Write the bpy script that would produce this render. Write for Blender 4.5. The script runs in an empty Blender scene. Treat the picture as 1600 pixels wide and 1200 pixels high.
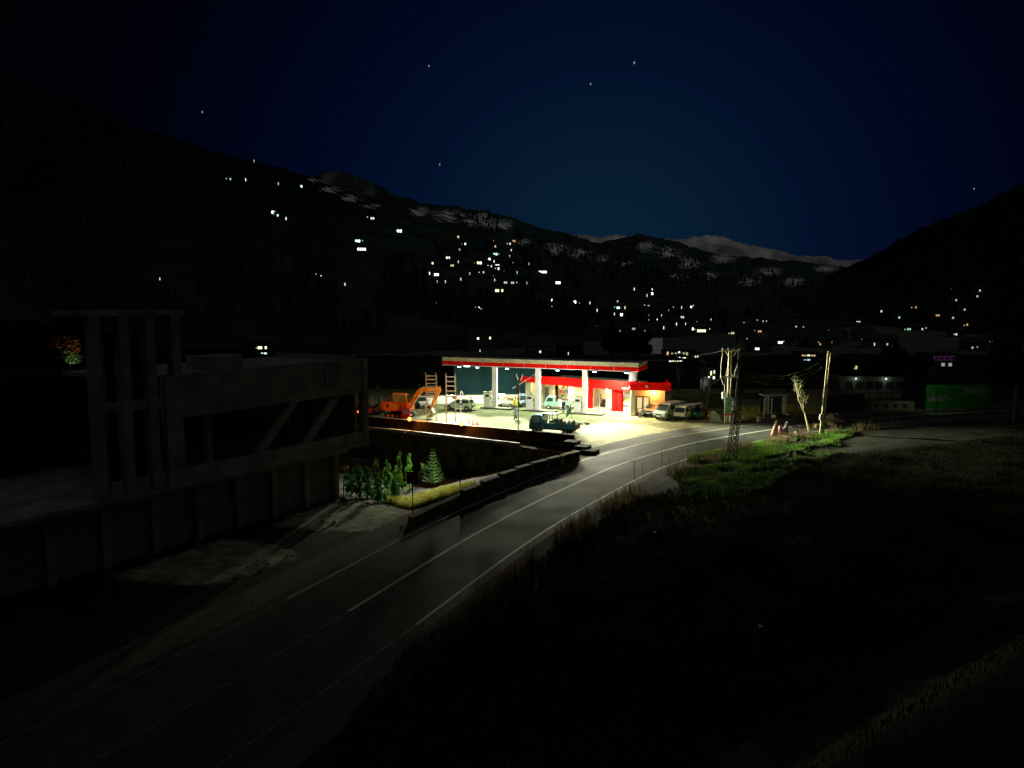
import bpy, math, random
from mathutils import Vector, Matrix
R = math.radians
random.seed(7)
SC = bpy.context.scene
COL = SC.collection
# ------------------------------------------------------------------ camera
F = 1164.0; CAMZ = 13.4; PITCH = math.atan(120/F)
cam_d = bpy.data.cameras.new('camera'); cam = bpy.data.objects.new('camera', cam_d); COL.objects.link(cam)
cam_d.sensor_width = 36; cam_d.lens = 36*F/1600; cam_d.clip_start = 0.2; cam_d.clip_end = 40000
cam.location = (0, 0, CAMZ); cam.rotation_euler = (R(90)-PITCH, 0, 0)
SC.camera = cam
# ------------------------------------------------------------------ night sky
W = bpy.data.worlds.new('World'); SC.world = W; W.use_nodes = True
nt = W.node_tree; nt.nodes.clear()
out = nt.nodes.new('ShaderNodeOutputWorld'); bg = nt.nodes.new('ShaderNodeBackground')
tc = nt.nodes.new('ShaderNodeTexCoord')
dot = nt.nodes.new('ShaderNodeVectorMath'); dot.operation = 'DOT_PRODUCT'
dot.inputs[1].default_value = Vector((0.12, 1, 0.03)).normalized()
nrm = nt.nodes.new('ShaderNodeVectorMath'); nrm.operation = 'NORMALIZE'
ramp = nt.nodes.new('ShaderNodeValToRGB')
els = ramp.color_ramp.elements
els[0].position = 0.0; els[0].color = (0.024, 0.025, 0.025, 1)
els[1].position = 1.0; els[1].color = (0.0030, 0.0140, 0.0340, 1)
for p, c in ((0.45, (0.006, 0.007, 0.008)), (0.74, (0.0003, 0.0005, 0.0012)), (0.82, (0.0002, 0.0005, 0.0030)), (0.88, (0.0003, 0.0012, 0.0075)), (0.93, (0.0004, 0.0026, 0.0140)), (0.965, (0.0007, 0.0055, 0.0220)), (0.985, (0.0018, 0.0095, 0.0275))):
    e = els.new(p); e.color = (*c, 1)
nt.links.new(tc.outputs['Generated'], nrm.inputs[0]); nt.links.new(nrm.outputs[0], dot.inputs[0])
nt.links.new(dot.outputs['Value'], ramp.inputs[0]); nt.links.new(ramp.outputs[0], bg.inputs[0])
bg.inputs[1].default_value = 1.0
nt.links.new(bg.outputs[0], out.inputs[0])
# ------------------------------------------------------------------ the moon (the one sun lamp)
sd = bpy.data.lights.new('moon', 'SUN'); sd.energy = 0.50; sd.angle = R(0.5); sd.color = (0.90, 0.96, 1.0)
so = bpy.data.objects.new('moon', sd); COL.objects.link(so)
so.rotation_euler = Vector((-0.25, 0.82, -0.5)).to_track_quat('-Z', 'Y').to_euler()
SC.view_settings.view_transform = 'Standard'; SC.view_settings.look = 'None'
SC.view_settings.exposure = 0.0; SC.view_settings.gamma = 1.0
try: SC.cycles.use_light_tree = True
except Exception: pass

# ------------------------------------------------------------------ projection helpers (where things stand)
SP, CP = math.sin(PITCH), math.cos(PITCH)
def ray(px, py):
    u, v = (px-800)/F, (600-py)/F
    return Vector((u, v*SP+CP, v*CP-SP))
def at(px, py, z=0.0):
    d = ray(px, py); t = (z-CAMZ)/d.z
    return Vector((d.x*t, d.y*t, z))
def at_D(px, py, D):
    d = ray(px, py); t = D/d.y
    return Vector((d.x*t, D, CAMZ+d.z*t))
def px_of(p):
    x, y, z = p[0], p[1], p[2]-CAMZ
    dep = y*CP - z*SP; up = y*SP + z*CP
    return 800+F*x/dep, 600-F*up/dep
def on_line(O, u, px, lo=-60, hi=120):
    for _ in range(60):
        m = (lo+hi)/2
        if px_of(O+u*m)[0] < px: lo = m
        else: hi = m
    return O+u*lo

# ------------------------------------------------------------------ materials
MATS = {}
def mat(name, col, rough=0.8, metal=0.0, noise=0.25, scale=3.0, col2=None, emit=None, estr=0.0, bump=0.0, spec=0.5, coat=0, sample=True, detail=6, alpha=None, stretch=None):
    if name in MATS: return MATS[name]
    m = bpy.data.materials.new(name); m.use_nodes = True; MATS[name] = m
    n = m.node_tree.nodes; L = m.node_tree.links; b = n['Principled BSDF']
    b.inputs['Roughness'].default_value = rough; b.inputs['Metallic'].default_value = metal
    b.inputs['Specular IOR Level'].default_value = spec
    b.inputs['Coat Weight'].default_value = coat
    if noise or col2:
        t = n.new('ShaderNodeTexCoord'); mp = n.new('ShaderNodeMapping'); nz = n.new('ShaderNodeTexNoise'); cr = n.new('ShaderNodeValToRGB')
        if stretch: mp.inputs['Scale'].default_value = stretch
        nz.inputs['Scale'].default_value = scale; nz.inputs['Detail'].default_value = detail; nz.inputs['Roughness'].default_value = 0.65
        c2 = col2 or tuple(c*(1-noise) for c in col)
        cr.color_ramp.elements[0].position = 0.38; cr.color_ramp.elements[0].color = (*c2, 1)
        cr.color_ramp.elements[1].position = 0.64; cr.color_ramp.elements[1].color = (*col, 1)
        L.new(t.outputs['Object'], mp.inputs[0]); L.new(mp.outputs[0], nz.inputs[0]); L.new(nz.outputs[0], cr.inputs[0]); L.new(cr.outputs[0], b.inputs['Base Color'])
        if bump:
            bp = n.new('ShaderNodeBump'); bp.inputs['Strength'].default_value = bump; bp.inputs['Distance'].default_value = 0.05
            L.new(nz.outputs[0], bp.inputs['Height']); L.new(bp.outputs[0], b.inputs['Normal'])
    else: b.inputs['Base Color'].default_value = (*col, 1)
    if emit:
        b.inputs['Emission Color'].default_value = (*emit, 1); b.inputs['Emission Strength'].default_value = estr
        if not sample: m.cycles.emission_sampling = 'NONE'
    return m
def glow(name, c, s, sample=False): return mat(name, (0.02, 0.02, 0.02), noise=0, emit=c, estr=s, sample=sample)

# ------------------------------------------------------------------ mesh collector
class MB:
    def __init__(s): s.v = []; s.f = []
    def add(s, vs, fs):
        k = len(s.v); s.v += [tuple(v) for v in vs]; s.f += [tuple(i+k for i in f) for f in fs]; return s
    def box(s, c, d, rz=0.0, ry=0.0, rx=0.0):
        M = Matrix.Translation(c) @ Matrix.Rotation(rz, 4, 'Z') @ Matrix.Rotation(ry, 4, 'Y') @ Matrix.Rotation(rx, 4, 'X')
        h = [x/2 for x in d]
        vs = [M @ Vector((sx*h[0], sy*h[1], sz*h[2])) for sx in (-1, 1) for sy in (-1, 1) for sz in (-1, 1)]
        return s.add(vs, [(0, 1, 3, 2), (4, 6, 7, 5), (0, 4, 5, 1), (2, 3, 7, 6), (0, 2, 6, 4), (1, 5, 7, 3)])
    def cyl(s, a, b, r0, r1=None, n=10, cap=True):
        a, b = Vector(a), Vector(b); r1 = r0 if r1 is None else r1
        d = (b-a).normalized(); x = d.orthogonal().normalized(); y = d.cross(x)
        vs = []
        for p, r in ((a, r0), (b, r1)):
            for i in range(n):
                t = 2*math.pi*i/n; vs.append(p + x*(r*math.cos(t)) + y*(r*math.sin(t)))
        fs = [(i, (i+1) % n, n+(i+1) % n, n+i) for i in range(n)]
        if cap: fs += [tuple(range(n-1, -1, -1)), tuple(range(n, 2*n))]
        return s.add(vs, fs)
    def path(s, pts, r, n=6):
        for a, b in zip(pts[:-1], pts[1:]): s.cyl(a, b, r, r, n)
        return s
    def bar(s, a, b, w, h):       # box beam between two points
        a, b = Vector(a), Vector(b); d = b-a; L = d.length; d.normalize()
        up = Vector((0, 0, 1)) if abs(d.z) < 0.95 else Vector((0, 1, 0))
        x = d.cross(up).normalized()*w/2; y = x.cross(d).normalized()*h/2
        vs = [p+sx*x+sy*y for p in (a, b) for sx, sy in ((-1, -1), (1, -1), (1, 1), (-1, 1))]
        return s.add(vs, [(3, 2, 1, 0), (4, 5, 6, 7), (0, 1, 5, 4), (1, 2, 6, 5), (2, 3, 7, 6), (3, 0, 4, 7)])
    def prism(s, poly, y0, y1, top=None):   # side profile in x,z swept across y; optional inset(z)->y scale
        k = len(poly); vs = []
        for y in (y0, y1):
            for (x, z) in poly:
                vs.append((x, y*(top(z) if top else 1), z))
        fs = [tuple(range(k)), tuple(range(2*k-1, k-1, -1))] + [(i, i+k, (i+1) % k + k, (i+1) % k) for i in range(k)]
        return s.add(vs, fs)
    def sphere(s, c, r, n=10, m=6, sz=1.0):
        c = Vector(c); vs = [c+Vector((0, 0, r*sz))]
        for j in range(1, m):
            a = math.pi*j/m
            for i in range(n):
                t = 2*math.pi*i/n; vs.append(c+Vector((r*math.sin(a)*math.cos(t), r*math.sin(a)*math.sin(t), r*sz*math.cos(a))))
        vs.append(c-Vector((0, 0, r*sz))); fs = []
        for i in range(n): fs.append((0, 1+i, 1+(i+1) % n))
        for j in range(m-2):
            for i in range(n):
                a = 1+j*n+i; b = 1+j*n+(i+1) % n; fs.append((a, a+n, b+n, b))
        e = len(vs)-1; q = 1+(m-2)*n
        for i in range(n): fs.append((e, q+(i+1) % n, q+i))
        return s.add(vs, fs)
    def lathe(s, prof, n=12, c=(0, 0, 0), sy=1.0):
        vs = []
        for r, z in prof:
            for i in range(n):
                t = 2*math.pi*i/n; vs.append((c[0]+r*math.cos(t), c[1]+r*sy*math.sin(t), c[2]+z))
        k = len(prof); fs = [(j*n+i, j*n+(i+1) % n, (j+1)*n+(i+1) % n, (j+1)*n+i) for j in range(k-1) for i in range(n)]
        fs += [tuple(range(n-1, -1, -1)), tuple(range((k-1)*n, k*n))]
        return s.add(vs, fs)
    def build(s, name, m, parent=None, smooth=False, bevel=0):
        me = bpy.data.meshes.new(name); me.from_pydata(s.v, [], s.f); me.update()
        if smooth:
            for p in me.polygons: p.use_smooth = True
        o = bpy.data.objects.new(name, me); COL.objects.link(o)
        if m: me.materials.append(m)
        if parent: o.parent = parent
        if bevel:
            b = o.modifiers.new('bevel', 'BEVEL'); b.width = bevel; b.segments = 2; b.limit_method = 'ANGLE'
        return o
def thing(name, label, cat, loc=(0, 0, 0), rz=0.0, group=None):
    o = bpy.data.objects.new(name, None); COL.objects.link(o); o.empty_display_size = 0.3
    o.location = loc; o.rotation_euler = (0, 0, rz); o['label'] = label; o['category'] = cat
    if group: o['group'] = group
    return o
def tag(o, label, cat, group=None, kind=None):
    o['label'] = label; o['category'] = cat
    if group: o['group'] = group
    if kind: o['kind'] = kind
    return o
def struct(name, mb, m, smooth=False):
    o = mb.build(name, m, None, smooth); o['kind'] = 'structure'; return o
def dup(root, loc, rz, label):
    r = root.copy(); COL.objects.link(r); r.location = loc; r.rotation_euler = (0, 0, rz); r['label'] = label
    for ch in list(root.children):
        c = ch.copy(); COL.objects.link(c); c.parent = r
        for g in list(ch.children):
            d = g.copy(); COL.objects.link(d); d.parent = c
    return r
def lamp(kind, name, loc, power, color=(1, 1, 1), parent=None, size=0.2, direction=None, spot=None, blend=0.6):
    l = bpy.data.lights.new(name, kind); l.energy = power; l.color = color
    if kind == 'AREA': l.size = size
    else: l.shadow_soft_size = size
    if kind == 'SPOT': l.spot_size = R(spot or 160); l.spot_blend = blend
    o = bpy.data.objects.new(name, l); COL.objects.link(o); o.location = loc
    if direction is not None: o.rotation_euler = Vector(direction).to_track_quat('-Z', 'Y').to_euler()
    if parent: o.parent = parent
    return o
def vnoise(x, y, s=0):
    def h(i, j): return (math.sin(i*127.1+j*311.7+s*74.7)*43758.5453) % 1.0
    i, j = math.floor(x), math.floor(y); fx, fy = x-i, y-j
    fx = fx*fx*(3-2*fx); fy = fy*fy*(3-2*fy)
    return (h(i, j)*(1-fx)+h(i+1, j)*fx)*(1-fy)+(h(i, j+1)*(1-fx)+h(i+1, j+1)*fx)*fy
def fbm(x, y, s=0, o=4):
    a = 0; w = 0.5; t = 0
    for k in range(o): a += w*vnoise(x, y, s+k); t += w; x *= 2.03; y *= 2.03; w *= 0.5
    return a/t
def smooth(a, b, x):
    t = max(0.0, min(1.0, (x-a)/(b-a))); return t*t*(3-2*t)

# ------------------------------------------------------------------ layout lines
EDGE = [Vector((p.x, p.y, 0)) for p in (at(300, 640, -.45), at(558, 663.5, -.45), at(812, 692, -.45), at(908, 702, -.2))]      # outer edge of the station terrace
KERB0, KERB1 = at(540, 650.5), at(897, 683.5)
PARA0, PARA1 = at(908, 716), at(690, 792)                                              # roadside parapet
LOT0, LOT1 = at(636, 806), at(527, 778)                                                # where the paved lot meets the sunken plot
def side(a, b, x, y): # signed distance left of a->b
    dx, dy = b[0]-a[0], b[1]-a[1]; L = math.hypot(dx, dy)
    return (dx*(y-a[1])-dy*(x-a[0]))/L
BK0, BK1 = at(1120, 1140, 2.6), at(1600, 900, 2.6)                                     # crest of the near bank
def edge_y(x):
    pts = EDGE
    for a, b in zip(pts[:-1], pts[1:]):
        if x <= b[0] or b is pts[-1]:
            t = (x-a[0])/(b[0]-a[0]); return a[1]+(b[1]-a[1])*t
road_px = [(490, 990), (667, 880), (773, 818), (865, 772), (960, 729), (1023, 709), (1080, 693), (1141, 682), (1193, 673.5), (1262, 664), (1340, 656), (1450, 648), (1600, 640)]
RC = [at(*p) for p in road_px]
d0 = (RC[0]-RC[1]).normalized()
RC = [RC[0]+d0*28+Vector((-2, 0, 0)), RC[0]+d0*14+Vector((-.6, 0, 0))]+RC
RC.append(RC[-1]+(RC[-1]-RC[-2]).normalized()*60)
def catmull(P, k=8):
    o = []
    for i in range(len(P)-1):
        p0 = P[max(i-1, 0)]; p1 = P[i]; p2 = P[i+1]; p3 = P[min(i+2, len(P)-1)]
        for j in range(k):
            t = j/k
            o.append(0.5*((2*p1)+(p2-p0)*t+(2*p0-5*p1+4*p2-p3)*t*t+(3*p1-p0-3*p2+p3)*t**3))
    o.append(P[-1]); return o
RL = catmull(RC)
# smooth the survey noise out of the line
for _ in range(12):
    RL = [RL[0]]+[(RL[i-1]+RL[i]*2+RL[i+1])/4 for i in range(1, len(RL)-1)]+[RL[-1]]
def road_n(i):
    a = RL[max(i-1, 0)]; b = RL[min(i+1, len(RL)-1)]; d = (b-a).normalized(); return Vector((d.y, -d.x, 0))
def road_d(x, y):  # signed distance to the centreline, + is right of it
    best = 1e9; s = 0
    for i in range(0, len(RL), 2):
        q = RL[i]; d = (q.x-x)**2+(q.y-y)**2
        if d < best: best = d; k = i
    n = road_n(k); return (x-RL[k].x)*n.x+(y-RL[k].y)*n.y if best < 3600 else math.copysign(math.sqrt(best), x-RL[k].x)
def kerb_y(x): t = (x-KERB0.x)/(KERB1.x-KERB0.x); return KERB0.y+(KERB1.y-KERB0.y)*t
def gz(x, y):
    z = 0.0
    if x < KERB1.x-.2 and edge_y(x)+.5 <= y < kerb_y(x)+.9: return -0.85
    # sunken plot below the terrace
    ey = edge_y(x) if x < EDGE[-1][0] else -1
    if x < EDGE[-1][0] and y < ey+.5:
        dp = -side(PARA1, PARA0, x, y)*-1
        dl = -side(LOT1, LOT0, x, y)*-1
        k = min(dp, dl)
        if k > 0: z -= min(3.9, 0.27*k)
    if 5 < y < 60:   # near bank, bottom right
        d = -side(BK0, BK1, x, y)
        z += 2.6*smooth(-0.5, 3.0, d)+1.2*smooth(2, 14, d)
    rd = road_d(x, y) if (y < 160 and -60 < x < 110) else 99
    if rd > 5 and z == 0:
        z += min(0.6, (rd-5)*0.07)*1.0*smooth(24, 40, y) + (fbm(x*.35, y*.35, 3)-.5)*0.5*smooth(5.5, 9, rd)
        z += 0.9*smooth(16, 24, rd)*smooth(66, 74, y)*(1-smooth(96, 110, y))
    if z < -0.05 or rd < -60: z += (fbm(x*.5, y*.5, 5)-.5)*0.25
    return z

# ------------------------------------------------------------------ ground
xs = []; x = -45
while x <= 75: xs.append(x); x += 0.62
ys = []; y = 6
while y <= 128: ys.append(y); y += 0.62
lo = [-3000, -1500, -700, -350, -180, -100, -65]; hi = [95, 130, 200, 350, 700, 1500, 3000]
xs = lo+xs+hi; ys = [-200, -60, -10]+ys+[140, 160, 190, 240, 320, 500, 900, 2000, 5000, 9000]
g = MB(); nx = len(xs)
for yy in ys:
    for xx in xs:
        g.v.append((xx, yy, gz(xx, yy) - (0.012 if yy < 200 else 0.6)))
for j in range(len(ys)-1):
    for i in range(nx-1):
        a = j*nx+i; g.f.append((a, a+1, a+nx+1, a+nx))
M_earth = mat('dark_weedy_earth', (0.045, 0.042, 0.03), 0.98, noise=.5, scale=0.9, col2=(0.015, 0.018, 0.010), spec=.2, bump=0.2)
LIT_PADS = [[at(*p) for p in P] for P in ([(640, 803), (634, 822), (605, 831), (540, 832), (470, 829), (424, 822), (440, 808), (527, 779), (560, 783), (600, 790)],
        [(365, 836), (420, 846), (462, 858), (470, 868), (440, 882), (340, 918), (180, 910), (170, 898), (290, 858)])]  # pads follow the lit patches of the lot; the shaded gap stays dark
def lit_pad_value(x, y):
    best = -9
    for P in LIT_PADS:
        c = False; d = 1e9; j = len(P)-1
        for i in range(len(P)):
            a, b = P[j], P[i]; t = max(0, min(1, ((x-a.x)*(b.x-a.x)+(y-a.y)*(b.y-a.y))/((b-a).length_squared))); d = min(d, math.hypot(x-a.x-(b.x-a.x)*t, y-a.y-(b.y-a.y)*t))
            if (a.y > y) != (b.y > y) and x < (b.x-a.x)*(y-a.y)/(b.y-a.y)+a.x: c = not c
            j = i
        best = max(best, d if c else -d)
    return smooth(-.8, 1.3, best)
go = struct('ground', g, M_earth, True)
ga = go.data.attributes.new('gravel', 'FLOAT', 'POINT'); ga.data.foreach_set('value', [lit_pad_value(v[0], v[1]) if (-32 < v[0] < 0 and 25 < v[1] < 60) else 0.0 for v in g.v])  # pale gravel colour only where the lot is lit, light put into the ground
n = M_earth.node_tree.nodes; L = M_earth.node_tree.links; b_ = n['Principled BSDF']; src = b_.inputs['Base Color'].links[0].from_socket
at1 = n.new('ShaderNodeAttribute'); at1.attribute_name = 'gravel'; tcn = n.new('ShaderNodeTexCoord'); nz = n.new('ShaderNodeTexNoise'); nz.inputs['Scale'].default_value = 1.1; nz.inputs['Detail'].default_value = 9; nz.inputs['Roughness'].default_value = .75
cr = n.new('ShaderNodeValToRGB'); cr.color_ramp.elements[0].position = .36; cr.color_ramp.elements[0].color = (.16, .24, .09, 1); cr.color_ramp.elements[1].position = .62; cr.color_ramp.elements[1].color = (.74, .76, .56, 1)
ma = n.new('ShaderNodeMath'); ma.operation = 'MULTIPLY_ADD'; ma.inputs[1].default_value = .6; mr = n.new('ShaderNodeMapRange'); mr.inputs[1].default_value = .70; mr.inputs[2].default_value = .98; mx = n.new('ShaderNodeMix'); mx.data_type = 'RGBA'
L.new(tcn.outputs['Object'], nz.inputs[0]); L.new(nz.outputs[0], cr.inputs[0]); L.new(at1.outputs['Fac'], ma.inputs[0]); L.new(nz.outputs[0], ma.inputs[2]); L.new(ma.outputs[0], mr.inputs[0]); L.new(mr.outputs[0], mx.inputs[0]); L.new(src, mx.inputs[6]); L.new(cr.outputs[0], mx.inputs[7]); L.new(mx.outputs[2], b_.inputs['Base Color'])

# forecourt sheets
def sheet(name, pts, z, m, sub=0):
    b = MB(); b.add([(p[0], p[1], z) for p in pts], [tuple(range(len(pts)))]); return struct(name, b, m)
def road_off(px0, px1, off, z=0):
    pts = []
    for i in range(len(RL)):
        p = RL[i]+road_n(i)*off
        q = px_of(p)
        if p.y > 30 and px0 <= q[0] <= px1: pts.append(Vector((p.x, p.y, z)))
    return pts
M_dirt = mat('pale_forecourt_dirt', (0.50, 0.46, 0.20), 0.9, scale=0.7, col2=(0.20, 0.18, 0.07), bump=0.5)
fc = road_off(905, 1290, -4.1)
left_edge = [EDGE[3], EDGE[2], EDGE[1], EDGE[1]+Vector((-9, 7, 0))]
pts = [p for p in fc] + [Vector((62, 122, 0)), Vector((-28, 122, 0)), KERB0+(KERB0-KERB1)*.3, KERB0, KERB1, EDGE[3]]
sheet('forecourt', pts, 0.004, M_dirt)

# block paving under the canopy
def paver_mat():
    m = mat('grey_green_block_paving', (0.24, 0.29, 0.115), 0.85, scale=0.8, col2=(0.12, 0.16, 0.06), bump=0.2)
    n = m.node_tree.nodes; L = m.node_tree.links
    b = n['Principled BSDF']; src = b.inputs['Base Color'].links[0].from_socket
    tcn = n.new('ShaderNodeTexCoord'); br = n.new('ShaderNodeTexBrick'); br.inputs['Scale'].default_value = 1.0
    br.inputs['Brick Width'].default_value = 0.5; br.inputs['Row Height'].default_value = 0.28; br.inputs['Mortar Size'].default_value = 0.03
    br.inputs['Mortar'].default_value = (0.35, 0.35, 0.35, 1); br.inputs['Color1'].default_value = (1, 1, 1, 1); br.inputs['Color2'].default_value = (0.72, 0.76, 0.72, 1)
    mp = n.new('ShaderNodeMapping'); mp.inputs['Rotation'].default_value = (0, 0, R(25))
    mx = n.new('ShaderNodeMix'); mx.data_type = 'RGBA'; mx.blend_type = 'MULTIPLY'; mx.inputs[0].default_value = 1
    L.new(tcn.outputs['Object'], mp.inputs[0]); L.new(mp.outputs[0], br.inputs[0]); L.new(src, mx.inputs[6]); L.new(br.outputs[0], mx.inputs[7]); L.new(mx.outputs[2], b.inputs['Base Color'])
    return m
UA = R(-24.0)
U = Vector((math.cos(UA), math.sin(UA), 0)); V = Vector((-math.sin(UA), math.cos(UA), 0))
pv = [at(560, 648), at(905, 684), at(925, 672), at(915, 661), at(985, 650), at(862, 630), at(560, 630)]
sheet('forecourt_paving', pv, 0.009, paver_mat())
# asphalt between the two kerbs, the kerb's shadow put into its near-black colour
M_shadow_asph = mat('shadow_black_asphalt', (0.010, 0.010, 0.009), 1.0, scale=2, noise=.4, spec=0.05)
sheet('terrace_strip', [KERB0+(KERB0-KERB1)*.3, KERB1, EDGE[3], EDGE[2], EDGE[1], EDGE[0]], -0.76, M_shadow_asph)

# road with worn patches
def asphalt():
    m = mat('worn_asphalt', (0.085, 0.092, 0.078), 0.7, scale=0.45, col2=(0.055, 0.060, 0.051), bump=0.45, spec=0.12)
    n = m.node_tree.nodes; L = m.node_tree.links; b = n['Principled BSDF']
    nz = n.new('ShaderNodeTexNoise'); nz.inputs['Scale'].default_value = 0.35; nz.inputs['Detail'].default_value = 5
    t = n.new('ShaderNodeTexCoord'); mr = n.new('ShaderNodeMapRange'); mr.inputs[1].default_value = .35; mr.inputs[2].default_value = .65; mr.inputs[3].default_value = .66; mr.inputs[4].default_value = .76
    L.new(t.outputs['Object'], nz.inputs[0]); L.new(nz.outputs[0], mr.inputs[0]); L.new(mr.outputs[0], b.inputs['Roughness'])
    src = b.inputs['Base Color'].links[0].from_socket
    vo = n.new('ShaderNodeTexVoronoi'); vo.feature = 'DISTANCE_TO_EDGE'; vo.inputs['Scale'].default_value = .42; wn = n.new('ShaderNodeTexNoise'); wn.inputs['Scale'].default_value = 1.3; wn.inputs['Detail'].default_value = 6
    vm = n.new('ShaderNodeVectorMath'); vm.operation = 'MULTIPLY_ADD'; vm.inputs[1].default_value = (1.6, 1.6, 0); L.new(t.outputs['Object'], wn.inputs[0]); L.new(wn.outputs['Color'], vm.inputs[0]); L.new(t.outputs['Object'], vm.inputs[2]); L.new(vm.outputs[0], vo.inputs['Vector'])
    cr = n.new('ShaderNodeValToRGB'); cr.color_ramp.elements[0].position = .0; cr.color_ramp.elements[0].color = (.35, .35, .35, 1); cr.color_ramp.elements[1].position = .03; cr.color_ramp.elements[1].color = (1, 1, 1, 1)
    fn = n.new('ShaderNodeTexNoise'); fn.inputs['Scale'].default_value = 4.5; fn.inputs['Detail'].default_value = 10; fn.inputs['Roughness'].default_value = .85; fr_ = n.new('ShaderNodeMapRange'); fr_.inputs[1].default_value = .3; fr_.inputs[2].default_value = .7; fr_.inputs[3].default_value = .45; fr_.inputs[4].default_value = 1.5; L.new(t.outputs['Object'], fn.inputs[0]); L.new(fn.outputs[0], fr_.inputs[0])
    m1 = n.new('ShaderNodeMix'); m1.data_type = 'RGBA'; m1.blend_type = 'MULTIPLY'; m1.inputs[0].default_value = 1; m2 = n.new('ShaderNodeMix'); m2.data_type = 'RGBA'; m2.blend_type = 'MULTIPLY'; m2.inputs[0].default_value = 1
    L.new(vo.outputs['Distance'], cr.inputs[0]); L.new(src, m1.inputs[6]); L.new(cr.outputs[0], m1.inputs[7]); L.new(m1.outputs[2], m2.inputs[6]); L.new(fr_.outputs[0], m2.inputs[7]); L.new(m2.outputs[2], b.inputs['Base Color'])
    return m
M_asph = asphalt()
def strip(o0, o1, z, i0=0, i1=None, step=1):
    b = MB(); i1 = i1 or len(RL)-1; k = 0
    for i in range(i0, i1+1, step):
        n = road_n(i)
        for o in (o0, o1):
            p = RL[i]+n*o; b.v.append((p.x, p.y, z))
        if k: a = 2*k; b.f.append((a-2, a-1, a+1, a))
        k += 1
    return b
struct('road', strip(-4.0, 4.1, 0.03), M_asph)
M_shoulder = mat('gravel_shoulder', (0.11, 0.10, 0.08), 0.95, scale=2.5, col2=(0.05, 0.047, 0.035), bump=.8)
struct('road_shoulder', strip(4.05, 5.6, 0.022), M_shoulder)
struct('road_verge', strip(-6.0, -3.95, 0.019), M_shoulder)
def worn_paint(name, col, wear):
    m = mat(name, col, 0.6, noise=0)
    n = m.node_tree.nodes; L = m.node_tree.links; b = n['Principled BSDF']
    t = n.new('ShaderNodeTexCoord'); nz = n.new('ShaderNodeTexNoise'); nz.inputs['Scale'].default_value = 2.2; nz.inputs['Detail'].default_value = 8; nz.inputs['Roughness'].default_value = .75
    cr = n.new('ShaderNodeValToRGB'); cr.color_ramp.elements[0].position = wear; cr.color_ramp.elements[0].color = (0.07, 0.07, 0.065, 1)
    cr.color_ramp.elements[1].position = wear+.12; cr.color_ramp.elements[1].color = (*col, 1)
    L.new(t.outputs['Object'], nz.inputs[0]); L.new(nz.outputs[0], cr.inputs[0]); L.new(cr.outputs[0], b.inputs['Base Color']); return m
M_white = worn_paint('worn_white_road_paint', (0.72, 0.76, 0.64), .33); M_yel = worn_paint('worn_cream_road_paint', (0.66, 0.60, 0.34), .35)
LI0 = next(i for i, p in enumerate(RL) if p.y > 31)
struct('road_centre_line', strip(-0.09, 0.09, 0.040, LI0), M_white)
struct('road_edge_line', strip(3.38, 3.54, 0.040, LI0), M_white)
struct('road_edge_line', strip(-3.5, -3.36, 0.040, LI0), M_yel)

M_dark_paint = worn_paint('darkened_near_road_paint', (0.22, 0.23, 0.20), .47); LI1 = next(i for i, p in enumerate(RL) if p.y > 12)  # near lines coloured darker, standing in for the unlit foreground
for nm_, a_, b2_ in (('road_centre_line', -.08, .08), ('road_edge_line', 3.39, 3.53), ('road_edge_line', -3.5, -3.37)): struct(nm_, strip(a_, b2_, 0.036, LI1, LI0+2), M_dark_paint)
# paved lot before the unfinished building
M_conc_lot = mat('stained_lot_concrete', (0.50, 0.52, 0.38), 0.9, scale=0.7, col2=(0.13, 0.20, 0.09), bump=.4)
def ragged(P, amp=.22, step=.8, seed=1):
    o = []; rnd = random.Random(seed)
    for i in range(len(P)):
        a, b = P[i], P[(i+1) % len(P)]; k = max(1, int((b-a).length/step))
        for j in range(k):
            q = a.lerp(b, j/k); o.append(Vector((q.x+rnd.uniform(-amp, amp), q.y+rnd.uniform(-amp, amp), 0)))
    return o

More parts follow.
